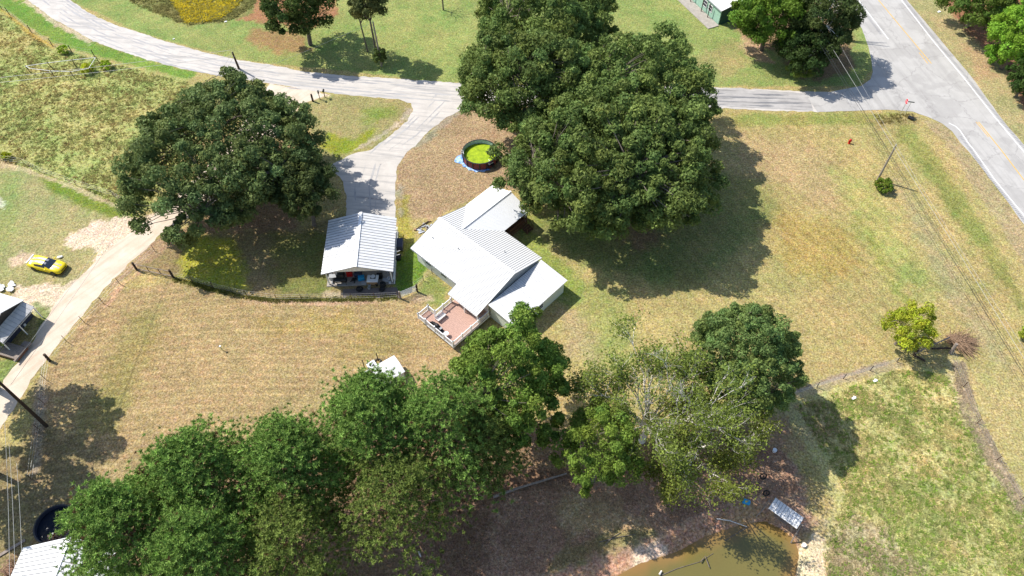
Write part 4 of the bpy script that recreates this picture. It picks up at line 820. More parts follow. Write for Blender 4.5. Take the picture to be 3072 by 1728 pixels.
def wall(root, a, b, z0, z1, th, m, name='wall', boards=None):
    """wall along a-b; optional lap boards as separate parts"""
    a = Vector((a[0], a[1], 0)); b = Vector((b[0], b[1], 0)); d = b - a; ang = math.atan2(d.y, d.x); c = (a + b) / 2
    o = MB().box((c.x, c.y, (z0 + z1) / 2), (d.length, th, z1 - z0), ang).build(name, m, root)
    if boards:
        n = int((z1 - z0) / boards); nn = Vector((-d.y, d.x, 0)).normalized()
        me_ = None
        for sgn in (1,):
            for i in range(n):
                mb = MB(); zc_ = z0 + (i + .5) * (z1 - z0) / n
                mb.box((c.x, c.y, zc_), (d.length + .01, th + .03, (z1 - z0) / n * .94), ang); mb.build('siding_board', m, o)
    return o
def window(root, c, wd, hh, ang, frame=None, side=1):
    """window proud of a wall; c centre on wall face, ang wall direction"""
    t_ = Matrix.Rotation(ang, 3, 'Z'); fr = MB()
    for dx, dz, w_, h_ in ((0, hh / 2, wd + .12, .07), (0, -hh / 2, wd + .16, .08), (-wd / 2, 0, .07, hh), (wd / 2, 0, .07, hh), (0, 0, wd, .04)):
        fr.box(Vector(c) + t_ @ Vector((dx, 0, dz)), (w_, .10, h_), ang)
    f = fr.build('window', frame or M['white_paint'], root)
    MB().box(Vector(c), (wd, .05, hh), ang).build('pane', M['glass'], f); return f

HA = R(-43.0); HO = Vector((-9.204, 61.62, 0))
house = thing('house', 'white metal-roofed house with a front porch gable and a rear addition', 'house', HO, HA)
def hn(u, n, z=0): return (u, -n, z)      # house frame: u along ridge, n towards the deck side
# local frame: +x = ridge direction, +y = away from deck
EZ, RZ = 2.7, 4.2; sl_ = (RZ - EZ) / 5.05
mainL = roof_slope(house, 'roof', hn(-.2, 5.05, EZ), hn(13.0, 5.05, EZ), hn(-.2, 0, RZ), hn(13.0, 0, RZ), 14, M['white_roof'], M['rib'], ribs=3, ribw=.07)
roof_slope(house, 'roof', hn(-.2, -5.05, EZ), hn(13.0, -5.05, EZ), hn(-.2, 0, RZ), hn(13.0, 0, RZ), 14, M['white_roof'], M['rib'], ribs=3, ribw=.07)
roof_slope(house, 'porch_roof', hn(8.1, 6.55, RZ - sl_ * 6.55), hn(13.0, 6.55, RZ - sl_ * 6.55), hn(8.1, 5.06, EZ - .003), hn(13.0, 5.06, EZ - .003), 5, M['white_roof'], M['rib'], ribs=3, ribw=.07)
CZ = 3.95
roof_slope(house, 'porch_gable_roof', hn(-.3, -9.85, 2.72), hn(-.3, -3.4, 2.72), hn(3.1, -9.85, CZ), hn(3.1, -.75, CZ), 7, M['gable_roof'], M['gable_roof'], ribs=2, ribh=.012)
roof_slope(house, 'porch_gable_roof', hn(6.5, -9.85, 2.72), hn(6.5, -3.4, 2.72), hn(3.1, -9.85, CZ), hn(3.1, -.75, CZ), 7, M['gable_roof'], M['gable_roof'], ribs=2, ribh=.012)
mb = MB(); mb.box((6.4, 0, RZ + .035), (13.25, .42, .05)); mb.build('ridge_cap', M['ridge'], house)
MB().box((3.1, 5.5, CZ + .03), (.30, 8.9, .04)).build('ridge_cap', M['ridge'], house)
MB().box((3.36, 5.5, CZ - .055), (.02, 8.6, .02)).build('flashing', M['seam'], house)
roof_slope(house, 'addition_roof', hn(17.45, -4.75, 2.35), hn(17.45, 4.7, 2.35), hn(13.12, -4.75, 2.72), hn(13.12, 4.7, 2.72), 11, M['old_roof'], M['rib'], ribs=3, ribw=.03, ribh=.02)
# fascias
for a, b, z in ((hn(-.22, 5.07), hn(8.08, 5.07), EZ), (hn(-.22, -5.07), hn(-.3, -5.0), EZ)):
    MB().bar((a[0], a[1], z - .12), (b[0], b[1], z - .12), .03, .18).build('fascia', M['trim'], house)
MB().bar(hn(8.1, 6.58, RZ - sl_ * 6.55 - .1), hn(13.0, 6.58, RZ - sl_ * 6.55 - .1), .03, .16).build('fascia', M['white_paint'], house)
# walls
wall(house, hn(.25, 4.45), hn(12.9, 4.45), 0, 2.82, .14, M['siding'], boards=.35)
wall(house, hn(6.4, -4.45), hn(12.9, -4.45), 0, 2.82, .14, M['siding'], boards=.35)
wall(house, hn(.25, -4.4), hn(.25, 4.4), 0, 2.7, .14, M['siding'])
wall(house, hn(12.85, -4.4), hn(12.85, 4.4), 0, 2.7, .14, M['siding'])
wall(house, hn(.25, -4.52), hn(6.35, -4.52), 0, 2.8, .14, M['siding'])
for ux in (12.9, -.05):     # gable triangles with boards
    mb = gable_prism(hn(ux, -4.6, 2.66), hn(ux, 4.6, 2.66), hn(ux, 0, 4.08), (-.08, 0, 0))
    mb.build('gable', M['trim'] if ux > 0 else M['siding'], house)
mb = gable_prism(hn(0, -9.6, 2.7), hn(6.2, -9.6, 2.7), hn(3.1, -9.6, 3.85), (0, -.08, 0)); mb.build('gable', M['siding'], house)
wall(house, hn(17.15, -4.4), hn(17.15, 4.4), 0, 2.28, .12, M['cream'], boards=.32)
wall(house, hn(13.2, -4.4), hn(17.1, -4.4), 0, 2.4, .12, M['cream'])
wall(house, hn(13.2, 4.4), hn(17.1, 4.4), 0, 2.4, .12, M['cream'])
for uu in (2.4, 5.2): window(house, hn(uu, 4.54, 1.6), 1.1, 1.1, 0)
window(house, hn(10.5, -4.54, 1.6), 1.1, 1.1, 0); window(house, hn(17.24, 0, 1.4), 1.0, .8, R(90))
dr = MB().box(hn(9.6, 4.56, 1.75), (.95, .06, 2.0)).build('door', M['brown_wood'], house); MB().ball(hn(9.95, 4.64, 1.7), .05, 8, 6).build('handle', M['galv'], dr)
for c_ in ((1.2, 2.4, RZ - sl_ * 2.4), (5.0, 1.6, RZ - sl_ * 1.6), (9.5, -2.0, RZ - sl_ * 2.0)):
    MB().cyl(hn(c_[0], c_[1], c_[2] - .05), .06, .3, 10).build('vent_pipe', M['grey_plastic'], house)
# scrap and edging at the left front corner of the house
def hw(u, n, z=0):
    v = Matrix.Rotation(HA, 3, 'Z') @ Vector((u, -n, 0)); return Vector((HO.x + v.x, HO.y + v.y, z))
# rear deck
DZ = .75
deck = thing('deck', 'raised red-stained rear deck with white railings and a corner landing', 'deck', HO, HA)
k = 0
for i in range(27):
    n0 = 4.56 + i * (10.78 - 4.56) / 27; MB().box(hn(10.92, n0 + .115, DZ), (4.74, .222, .04)).build('floor_board', M['brick_red'], deck)
for i in range(7):
    MB().box(hn(7.92, 9.28 + i * .222, DZ), (1.24, .212, .04)).build('floor_board', M['brick_red'], deck)
mb = MB()
for n0 in (4.7, 6.7, 8.7, 10.7):
    for u0 in (8.6, 10.9, 13.2): mb.box(hn(u0, n0, DZ / 2 - .03), (.12, .12, DZ - .02))
mb.build('support_posts', M['grey_wood'], deck)
for a, b in (((8.55, 10.82), (13.3, 10.82)), ((13.32, 4.6), (13.32, 10.8)), ((8.5, 4.6), (8.5, 9.2))):
    MB().bar(hn(a[0], a[1], DZ - .12), hn(b[0], b[1], DZ - .12), .03, .2).build('skirt_board', M['white_paint'], deck)
def railing(root, pts, z, hgt, m, sp=.16, post=.11, name='railing', solid=None):
    for a, b in zip(pts[:-1], pts[1:]):
        A = Vector(a); B = Vector(b); d = B - A; L = d.length; mb = MB()
        mb.bar((A.x, A.y, z + hgt), (B.x, B.y, z + hgt), .09, .04); mb.bar((A.x, A.y, z + .12), (B.x, B.y, z + .12), .05, .06)
        mb.bar((A.x, A.y, z + hgt - .1), (B.x, B.y, z + hgt - .1), .04, .06)
        r = mb.build(name, m, root); n = int(L / sp); me_ = None
        bm = MB()
        for i in range(1, n):
            p = A + d * i / n; bm.box((p.x, p.y, z + hgt / 2), (.045, .045, hgt - .1))
        bm.build('balusters', m, r, kind='stuff')
        np_ = max(1, round(L / 1.6))
        for i in range(np_ + 1):
            p = A + d * i / np_; mb = MB(); mb.box((p.x, p.y, z + hgt / 2 + .06), (post, post, hgt + .16)); mb.box((p.x, p.y, z + hgt + .16), (post + .05, post + .05, .05)); mb.build('post', m, root)
RT = .92
railing(deck, [hn(8.55, 6.6)[:2], hn(8.55, 9.2)[:2]], DZ, RT, M['white_paint'])
railing(deck, [hn(8.5, 9.2)[:2], hn(7.33, 9.2)[:2]], DZ, RT, M['white_paint'])
railing(deck, [hn(7.33, 9.25)[:2], hn(7.33, 10.8)[:2]], DZ, RT, M['white_paint'])
railing(deck, [hn(7.33, 10.85)[:2], hn(8.5, 10.85)[:2]], DZ, RT, M['white_paint'])
railing(deck, [hn(8.6, 10.8)[:2], hn(13.25, 10.8)[:2]], DZ, RT, M['white_paint'])
railing(deck, [hn(13.25, 4.9)[:2], hn(13.25, 10.75)[:2]], DZ, RT, M['white_paint'])
for u0, zt in ((8.55, 2.25), (10.8, 2.25), (13.0, 2.25)): MB().box(hn(u0 - .02, 6.45, (DZ + zt) / 2), (.12, .12, zt - DZ - .04)).build('roof_post', M['white_paint'], deck)
# slatted bench on deck
def slat_bench(loc, rz, label, m, L=1.3, D=.62):
    b = thing('slatted_bench', label, 'bench', loc, rz)
    for i in range(6): MB().box((0, -D / 2 + (i + .5) * D / 6, .44), (L, D / 6 * .62, .03)).build('slat', m, b)
    for i in range(4): MB().box((0, D / 2 + .03, .55 + i * .11), (L, .03, .07)).build('slat', m, b)
    for sx in (-1, 1):
        for sy in (-1, 1): MB().box((sx * (L / 2 - .06), sy * (D / 2 - .04), .21), (.06, .06, .43)).build('leg', M['dark_metal_and_shade'], b)
        MB().box((sx * (L / 2 - .06), D / 2 + .06, .68), (.05, .03, .5)).build('back_post', M['dark_metal_and_shade'], b)
    return b
q = hw(9.35, 9.05, DZ + .02); slat_bench(q, HA + R(90), 'white slatted bench by the landing on the red deck', M['white_paint'])
def chair(loc, rz, label, m):
    c = thing('patio_chair', label, 'chair', loc, rz)
    MB().box((0, 0, .42), (.5, .5, .05)).build('seat', m, c, bevel=.01); MB().box((0, .24, .72), (.5, .05, .56)).build('backrest', m, c, bevel=.01)
    for sx in (-1, 1):
        for sy in (-1, 1): MB().box((sx * .22, sy * .22, .2), (.04, .04, .4)).build('leg', m, c)
    return c
chair(hw(9.35, 10.35, DZ + .02), HA + R(200), 'black patio chair nearest the landing at the outer deck railing', M['black'])
chair(hw(10.9, 10.4, DZ + .02), HA + R(160), 'black patio chair in the middle of the outer deck railing', M['black'])
q = hw(10.15, 10.35, DZ + .02); g_ = thing('grill', 'black lidded barbecue grill between the two black patio chairs', 'grill', q, HA)
MB().box((0, 0, .62), (.75, .45, .28)).build('firebox', M['black'], g_, bevel=.03); MB().ball((0, 0, .78), (.38, .24, .2)).build('lid', M['black'], g_, smooth=True)
for sx in (-1, 1):
    for sy in (-1, 1): MB().box((sx * .3, sy * .18, .24), (.04, .04, .48)).build('leg', M['dark_metal_and_shade'], g_)
MB().box((.55, 0, .7), (.3, .4, .03)).build('side_shelf', M['grey_plastic'], g_)
q = hw(11.6, 10.3, DZ + .02); g_ = thing('side_table', 'small white table at the outer railing of the deck', 'table', q, HA)
MB().cyl((0, 0, .48), .3, .03, 18).build('tabletop', M['white_paint'], g_); MB().cyl((0, 0, 0), .04, .48, 8).build('leg', M['white_paint'], g_)
# front porch deck
porch = thing('front_porch', 'brown wooden front porch deck with railing under the porch gable', 'porch', HO, HA)
for i in range(24): MB().box(hn(3.1, -4.75 - i * .212, .6), (6.3, .2, .04)).build('floor_board', M['brown_wood'], porch)
railing(porch, [hn(6.25, -4.9)[:2], hn(6.25, -9.6)[:2]], .6, .9, M['brown_wood'], .14)
railing(porch, [hn(6.2, -9.7)[:2], hn(3.9, -9.7)[:2]], .6, .9, M['brown_wood'], .14)
railing(porch, [hn(2.3, -9.7)[:2], hn(.1, -9.7)[:2]], .6, .9, M['brown_wood'], .14)
for u0 in (.15, 3.1, 6.15): MB().box(hn(u0, -9.55, 1.64), (.14, .14, 2.04)).build('roof_post', M['white_paint'], porch)
MB().bar(hn(6.33, -4.8, .4), hn(6.33, -9.7, .4), .04, .34).build('skirt_board', M['brown_wood'], porch)
st = MB()
for i in range(3): st.box(hn(6.75 + i * .3, -9.0, .5 - i * .17), (.3, 1.2, .05))
for n_ in (-8.45, -9.55): st.bar(hn(6.6, n_, .45), hn(7.5, n_, .05), .05, .2); st.bar(hn(6.6, n_, 1.4), hn(7.5, n_, .95), .07, .05); st.box(hn(7.5, n_, .5), (.1, .1, 1.0))
st.build('steps', M['brown_wood'], porch)

# ------------------------------------------------------------------ carport
CA = R(2.8); CO = Vector((-19.2, 58.46, 0)); cp = thing('carport', 'open-sided carport with a white ribbed metal roof, crammed with belongings', 'carport', CO, CA)
hw_, hl, ez, rz_ = 4.4, 4.47, 2.72, 4.0
roof_slope(cp, 'roof', (-hw_, -hl, ez), (-hw_, hl, ez), (0, -hl, rz_), (0, hl, rz_), 10, M['old_roof'], M['dark_rib'], ribs=2, ribw=.085, ribh=.04)
roof_slope(cp, 'roof', (hw_, -hl, ez), (hw_, hl, ez), (0, -hl, rz_), (0, hl, rz_), 10, M['old_roof'], M['dark_rib'], ribs=2, ribw=.085, ribh=.04)
MB().box((0, 0, rz_ + .05), (.36, 9.0, .05)).build('ridge_cap', M['ridge'], cp)
for y in (-hl + .35, hl - .35): gable_prism((-hw_ + .3, y, ez + .06), (hw_ - .3, y, ez + .06), (0, y, rz_ - .08), (0, .05, 0)).build('gable', M['white_paint'], cp)
for sx in (-1, 1):
    for y in (-3.95, -1.3, 1.3, 3.95): MB().box((sx * 3.95, y, 1.4), (.14, .14, 2.5)).build('post', M['white_paint'], cp)
    MB().box((sx * 3.95, 0, 2.68), (.12, 8.3, .16)).build('beam', M['white_paint'], cp)
MB().box((0, -4.02, 2.70), (8.0, .10, .14)).build('beam', M['white_paint'], cp)
MB().box((0, .1, .05), (8.5, 8.8, .10)).build('floor_slab', M['concrete'], cp)
lt = MB()
for i in range(44): lt.bar((4.22, -4.2 + i * .195, .14), (4.22, -4.2 + i * .195 + .3, 1.02), .03, .03); lt.bar((4.25, -4.2 + i * .195 + .3, .14), (4.25, -4.2 + i * .195, 1.02), .03, .03)
lt.bar((4.24, -4.3, 1.05), (4.24, 4.4, 1.05), .1, .05); lt.bar((4.24, -4.3, .12), (4.24, 4.4, .12), .08, .05)
lt.build('lattice', M['white_paint'], cp, kind='stuff')
for y in (-1.6, -1.0): MB().tube([(4.3, y, 2.35), (5.05, y + .12, 2.45)], .03, 6).build('bracket', M['white_paint'], cp)
apron = W([(1030,868),(1190,862),(1205,895),(1028,893)]); sheet('concrete_apron', apron, .012, M['mat_dark'])

def at(px, py, z=0.0): return P(px, py, z)
def tyre(loc, label, r=.34, t=.11, stand=None, group=None, rimm='dark_metal_and_shade'):
    o = thing('tyre', label, 'tyre', loc, 0, group)
    rot = stand
    MB().torus((0, 0, t if stand is None else r), r - t * .6, t, 20, 8, rot).build('tread', M['rubber'], o, smooth=True)
    c = MB(); c.tube([(0, 0, .03), (0, 0, .1)], [r * .5, r * .5], 12) if stand is None else c.ball((0, 0, r), (.05, .12, .12)); c.build('rim', M[rimm], o)
    return o
SL = .10
def box_item(name, px, py, d, h, m, label, cat, rz=0.0, z=SL, extra=None, bev=.02):
    q = at(px, py, z); o = thing(name, label, cat, (q.x, q.y, z), rz)
    MB().box((0, 0, h / 2), (d[0], d[1], h)).build('body', M[m], o, bevel=bev)
    if extra: extra(o)
    return o
# smoker
q = at(1023, 851, SL); sm = thing('smoker', 'long black barrel smoker at the front left of the carport floor', 'smoker', (q.x, q.y, SL), R(3))
MB().tube([(-.85, 0, .75), (.85, 0, .75)], .33, 18).build('barrel', M['black'], sm, smooth=False)
MB().box((0, .05, 1.02), (1.5, .35, .06)).build('lid', M['dark_metal_and_shade'], sm, bevel=.02)
for sx in (-.7, .7):
    for sy in (-.22, .22): MB().box((sx, sy, .24), (.05, .05, .48)).build('leg', M['dark_metal_and_shade'], sm)
MB().cyl((.7, 0, 1.0), .06, .45, 10).build('chimney', M['dark_metal_and_shade'], sm)
MB().box((-.2, -.42, .95), (.7, .05, .05)).build('handle', M['galv'], sm)
tb = box_item('chest', 1118, 846, (1.25, 1.0), .78, 'cardboard', 'brown chest under the white slab in the front middle of the carport', 'box')
q = at(1118, 836, .9); tt = thing('white_slab', 'square white slab lying on the chest in the carport, round pan on it', 'table top', (q.x, q.y, .885))
MB().box((0, 0, .03), (1.4, 1.15, .06)).build('slab', M['white_paint'], tt, bevel=.01)
q2 = at(1119, 830, .95); pn = thing('round_pan', 'round white pan on top of the white slab in the carport', 'pan', (q2.x, q2.y, .948))
MB().cyl((0, 0, 0), .27, .10, 20, .30).build('bowl', M['sign_white'], pn); MB().box((0, 0, .01), (.66, .66, .015)).build('base_plate', M['black'], pn)
tyre(at(1149, 856, SL), 'upper tyre of the stack at the front right of the carport').location.z = SL + .24
tyre(at(1149, 858, SL), 'lower tyre of the stack at the front right of the carport').location.z = SL
tyre(at(1146, 869, .015), 'black tyre flat on the apron in front of the tyre stack').location.z = .015
tyre(at(1079, 868, .015), 'open tyre rim lying at the middle of the carport front edge', .42, .09).location.z = .015
def pot(px, py, label, m, r=.17, h=.3, z=SL):
    q = at(px, py, z); o = thing('bucket', label, 'bucket', (q.x, q.y, z)); MB().ring((0, 0, 0), r, .02, h, 16).build('wall', M[m], o); MB().cyl((0, 0, 0), r - .02, .06, 16).build('base', M[m], o)
    MB().torus((0, 0, h), r, .02, 16, 6).build('rim', M[m], o); return o
pot(1109, 856, 'grey bucket left of the tyre stack in the carport', 'grey_plastic'); pot(1108, 866, 'grey bucket on the apron below the brown chest', 'grey_plastic', z=.015)
pot(1166, 838, 'white bucket beside the right front post of the carport', 'sign_white'); pot(1170, 850, 'white bucket at the foot of the right front post', 'sign_white', .13, .2)
pot(997, 849, 'white bucket at the foot of the left front post', 'sign_white', .13, .22); pot(1130, 856, 'dark bucket between the chest and the tyre stack', 'black', .14, .25)
box_item('storage_bin', 1085, 838, (.8, .55), .55, 'blue_plastic', 'blue storage bin left of the brown chest in the carport', 'bin', .2)
box_item('storage_bin', 1076, 828, (.9, .6), .7, 'navy', 'dark blue storage bin behind the bright blue one', 'bin', -.1)
box_item('crate', 1093, 852, (.6, .45), .3, 'grey_plastic', 'low grey crate at the carport front between tyre rim and chest', 'crate', .1)
box_item('tool_chest', 1050, 826, (.7, .5), .9, 'red', 'red tool chest behind the smoker in the carport', 'tool chest', .1)
box_item('crate', 1000, 835, (.9, .6), .5, 'grey_plastic', 'grey crate just inside the left front post', 'crate', 0)
box_item('crate', 1140, 832, (.7, .6), .6, 'black', 'black crate right of the white slab in the carport', 'crate', .1)
box_item('crate', 1158, 843, (.8, .6), .25, 'grey_plastic', 'flat grey tray beside the right front post', 'tray', .05)
box_item('crate', 1022, 828, (1.0, .7), .7, 'dark_metal_and_shade', 'dark metal crate behind the smoker barrel', 'crate', -.08)
q = at(1062, 842, SL); mw = thing('push_mower', 'dark push mower with a pale handle in the middle of the carport', 'mower', (q.x, q.y, SL), R(70))
MB().box((0, 0, .2), (.6, .5, .18)).build('deck', M['dark_metal_and_shade'], mw, bevel=.04); MB().cyl((0, 0, .28), .13, .16, 12).build('engine', M['black'], mw)
for sx in (-.28, .28):
    for sy in (-.27, .27): MB().tube([(sx, sy - .03, .1), (sx, sy + .03, .1)], .1, 12).build('wheel', M['rubber'], mw)
hb_ = MB()
for sy in (-.2, .2): hb_.bar((-.28, sy, .25), (-1.0, sy, .95), .03)
hb_.bar((-1.0, -.2, .95), (-1.0, .2, .95), .03); hb_.build('handle', M['galv'], mw)
q = at(1199, 742, 0); gr = thing('covered_cart', 'dark blue covered garden cart outside the right side of the carport', 'cart', (q.x, q.y, 0), R(2))
MB().box((0, 0, .62), (1.0, 1.55, .8)).build('cover', M['navy'], gr, bevel=.06)
for sx in (-.4, .4):
    for sy in (-.6, .6): MB().tube([(sx - .04, sy, .18), (sx + .04, sy, .18)], .18, 12).build('wheel', M['rubber'], gr)
q = at(1196, 770, 0); box_item('crate', 1196, 775, (.6, .8), .5, 'black', 'black crate against the lattice outside the carport', 'crate', 0, 0)

# ------------------------------------------------------------------ pool
pc = P(1440, 455, 1.2); PR = 2.55
pool = thing('above_ground_pool', 'round above-ground pool with bright green algae water beside the oak', 'pool', (pc.x, pc.y, 0))
MB().ring((0, 0, 0), PR, .05, 1.2, 48).build('outer_wall', M['pool_wall'], pool)
MB().ring((0, 0, .02), PR - .055, .02, 1.17, 48).build('liner', M['liner'], pool)
mb = MB(); mb.ring((0, 0, 1.205), PR + .07, .17, .04, 48); mb.build('rim', M['dark_metal_and_shade'], pool)
for i in range(16):
    a = 2 * math.pi * i / 16; MB().box(((PR + .05) * math.cos(a), (PR + .05) * math.sin(a), .6), (.08, .16, 1.2), a).build('upright', M['dark_metal_and_shade'], pool)
al = mat('green_algae_water', lin(188,212,40,.78), 0.5, 0, .2, 1.6, .2, col2=lin(140,170,30,.7)); MB().cyl((0, 0, .55), PR - .085, .02, 48).build('water', al, pool)
lad = thing('pool_ladder', 'white ladder inside the left rim of the green pool', 'ladder', (pc.x - PR * .93, pc.y - .3, .6), R(10)); 
mb = MB()
for sy in (-.22, .22): mb.tube([(0, sy, 0), (0, sy, .95), (-.3, sy, 1.0), (-.35, sy, .1)], .03, 6)
mb.build('rails', M['white_paint'], lad)
for i in range(3): MB().box((0, 0, .15 + i * .28), (.1, .44, .03)).build('rung', M['white_paint'], lad)
tp = MB(); tr_ = PR + .02; n_ = 40
for i in range(n_):
    a0 = R(150) + R(150) * i / n_; a1 = R(150) + R(150) * (i + 1) / n_
    def wob_(a): return tr_ + .35 + .9 * math.exp(-((a - R(188)) / R(13)) ** 2) + .12 * math.sin(a * 17)
    z0, z1 = .05 + .03 * math.sin(i * 2.1), .05 + .03 * math.sin((i + 1) * 2.1)
    tp.quad((tr_ * math.cos(a0), tr_ * math.sin(a0), .10), (tr_ * math.cos(a1), tr_ * math.sin(a1), .10), (wob_(a1) * math.cos(a1), wob_(a1) * math.sin(a1), z1), (wob_(a0) * math.cos(a0), wob_(a0) * math.sin(a0), z0))
ob = tp.build('tarp', M['blue_tarp']); ob.location = (pc.x, pc.y, 0); tag(ob, 'crumpled blue tarp showing round the near side of the green pool', 'tarp')
q = at(1472, 503, 0); pf = thing('pool_pump', 'grey pool pump on a small black stand at the near side of the pool', 'pump', (q.x, q.y, 0), R(25))
MB().box((0, 0, .7), (1.0, .6, .05)).build('shelf', M['black'], pf)
for sx in (-.4, .4):
    for sy in (-.22, .22): MB().box((sx, sy, .34), (.06, .06, .68)).build('leg', M['black'], pf)
MB().cyl((-.2, 0, .73), .2, .4, 14).build('filter', M['grey_plastic'], pf); MB().tube([(.05, 0, .85), (.4, 0, .85)], .1, 10).build('motor', M['grey_plastic'], pf); MB().tube([(-.2, 0, 1.1), (0, .3, 1.0), (.1, .9, .8)], .03, 6).build('hose', M['white_paint'], pf)

bp = P(165, 1572, .9)
bpool = thing('round_pool', 'round black-lined pool with drifted leaves in deep shade, behind the white shed', 'pool', (bp.x, bp.y, 0))
MB().ring((0, 0, 0), 1.95, .05, .95, 40).build('outer_wall', M['navy'], bpool); mb = MB(); mb.ring((0, 0, .955), 2.0, .14, .04, 40); mb.build('rim', M['dark_metal_and_shade'], bpool)
MB().cyl((0, 0, .45), 1.89, .02, 40).build('water', mat('dark_pool_water', (.012, .018, .032), .15, 0, .2, 1), bpool)
lf = MB()
for i in range(160):
    a = random.gauss(-.9, .5); r = random.uniform(.9, 1.75); lf.box((r * math.cos(a), r * math.sin(a), .49), (.16, .1, .01), random.uniform(0, 6))
lf.build('leaves', M['twig'], bpool, kind='stuff')

# ------------------------------------------------------------------ car
def car():
    c = P(141, 800, .5); root = thing('car', 'yellow coupe with twin silver stripes parked on the grass by the sandy yard', 'car', (-59.25, 57.05, 0), R(-15))
    # cross-section loft: stations along x, half width and heights
    st = [(-2.42, .62, .45, .86), (-2.34, .82, .32, .98), (-2.0, .93, .26, 1.03), (-1.4, .96, .24, 1.02), (-.6, .94, .24, .97), (.4, .94, .24, .98), (1.1, .95, .24, .97), (1.7, .94, .25, .92), (2.15, .87, .30, .84), (2.36, .70, .36, .74), (2.42, .55, .44, .66)]
    V_, F_ = [], []
    for x, hw2, zb, zt in st:
        prof = [(0, zb), (hw2 * .86, zb), (hw2 * .98, zb + .10), (hw2, zb + (zt - zb) * .45), (hw2 * .97, zb + (zt - zb) * .72), (hw2 * .88, zt - .035), (hw2 * .70, zt + .005), (hw2 * .3, zt + .028), (0, zt + .03)]
        full = [(y, z) for y, z in prof] + [(-y, z) for y, z in prof[-2:0:-1]]
        V_ += [(x, y, z) for y, z in full]
    m = 16
    for i in range(len(st) - 1):
        for j in range(m): F_.append([i * m + j, i * m + (j + 1) % m, (i + 1) * m + (j + 1) % m, (i + 1) * m + j])
    F_.append(list(range(m))[::-1]); F_.append([(len(st) - 1) * m + j for j in range(m)])
    b = MB(); b.v = [Vector(v) for v in V_]; b.f = F_; body = b.build('body', M['yellow'], root, smooth=True)
    cab = [(-1.75, .70, .98, 1.02), (-1.1, .66, .97, 1.27), (-.5, .63, .97, 1.36), (.1, .62, .97, 1.35), (.45, .66, .97, 1.22), (1.12, .74, .95, .99)]
    V_, F_ = [], []
    for x, wr, zb, zt in cab:
        wb = .84; pr = [(wb, zb - .05), (wb - .03, zb + .02), (wr + .02, zt - .05), (wr - .12, zt), (0, zt + .02)]
        full = pr + [(-y, z) for y, z in pr[-2::-1]]
        V_ += [(x, y, z) for y, z in full]
    m = 9
    gl, ye = MB(), MB()
    for i in range(len(cab) - 1):
        for j in range(m - 1):
            q = [i * m + j, i * m + j + 1, (i + 1) * m + j + 1, (i + 1) * m + j]
            side = j in (1, 6)
            top = j in (2, 3, 4, 5)
            glass = (side and 0 < i < 4) or (top and i in (3, 4))
            (gl if glass else ye).quad(*[V_[k] for k in q])
    ye.build('roof', M['yellow'], root, smooth=False); gl.build('windows', M['glass'], root)
    def zt_at(x):
        for a, b2 in zip(st[:-1], st[1:]):
            if a[0] <= x <= b2[0]: t = (x - a[0]) / (b2[0] - a[0]); return a[3] + (b2[3] - a[3]) * t + .036
        return .9
    def stripe_done(s_): s_.build('stripe', M['silver'], root); return MB()
    for sy in (-1, 1):
        s = MB(); X = np.linspace(1.14, 2.1, 8)
        for a, b2 in zip(X[:-1], X[1:]): s.quad((a, sy * .12, zt_at(a)), (b2, sy * .12, zt_at(b2)), (b2, sy * .36, zt_at(b2) - .014), (a, sy * .42, zt_at(a) - .014))
        s = stripe_done(s)
        X = [-1.72, -1.1, -.5, .1, .42]; Z = [1.05, 1.30, 1.39, 1.38, 1.27]
        for k in range(4): s.quad((X[k], sy * .12, Z[k]), (X[k+1], sy * .12, Z[k+1]), (X[k+1], sy * .42, Z[k+1] - .008), (X[k], sy * .42, Z[k] - .008))
        s = stripe_done(s)
        X = np.linspace(-2.33, -1.78, 5)
        for a, b2 in zip(X[:-1], X[1:]): s.quad((a, sy * .12, zt_at(a)), (b2, sy * .12, zt_at(b2)), (b2, sy * .42, zt_at(b2) - .014), (a, sy * .42, zt_at(a) - .014))
        s.build('stripe', M['silver'], root)
        for x in (-1.42, 1.45):
            w_ = MB(); w_.tube([(x, sy * .97, .34), (x, sy * .74, .34)], .35, 22); wh = w_.build('wheel', M['rubber'], root)
            MB().tube([(x, sy * .985, .34), (x, sy * .96, .34)], .25, 14).build('rim', M['dark_metal_and_shade'], wh)
            MB().tube([(x, sy * .958, .36), (x, sy * .945, .36)], .40, 20).build('wheel_arch', M['black'], root)
        MB().box((.62, sy * 1.0, 1.0), (.14, .22, .13)).build('mirror', M['yellow'], root, bevel=.03)
        MB().box((2.28, sy * .58, .66), (.14, .26, .1)).build('headlight', M['glass'], root, bevel=.02)
        MB().box((-2.4, sy * .5, .78), (.06, .4, .12)).build('tail_light', M['red'], root, bevel=.01)
    MB().box((2.395, 0, .60), (.06, .9, .14)).build('grille', M['black'], root); MB().box((2.38, 0, .36), (.08, 1.3, .08)).build('front_lip', M['black'], root)
    MB().box((-2.28, 0, 1.07), (.2, 1.5, .04)).build('spoiler', M['silver'], root, bevel=.01)
    return root
car()
q = P(180, 773); o_ = thing('trash_bag', 'small grey-white bag lying beside the yellow car', 'bag', (q.x, q.y, 0)); MB().ball((0, 0, .12), (.32, .2, .14)).ball((.2, .1, .1), (.2, .16, .12)).build('bag', M['sign_white'], o_, smooth=True)

# ------------------------------------------------------------------ left building, ramp
lb = thing('outbuilding', 'white-roofed building with a gable painted dark as shade at the left edge', 'building', (-58.0, 49.5, 0), R(-71.5))
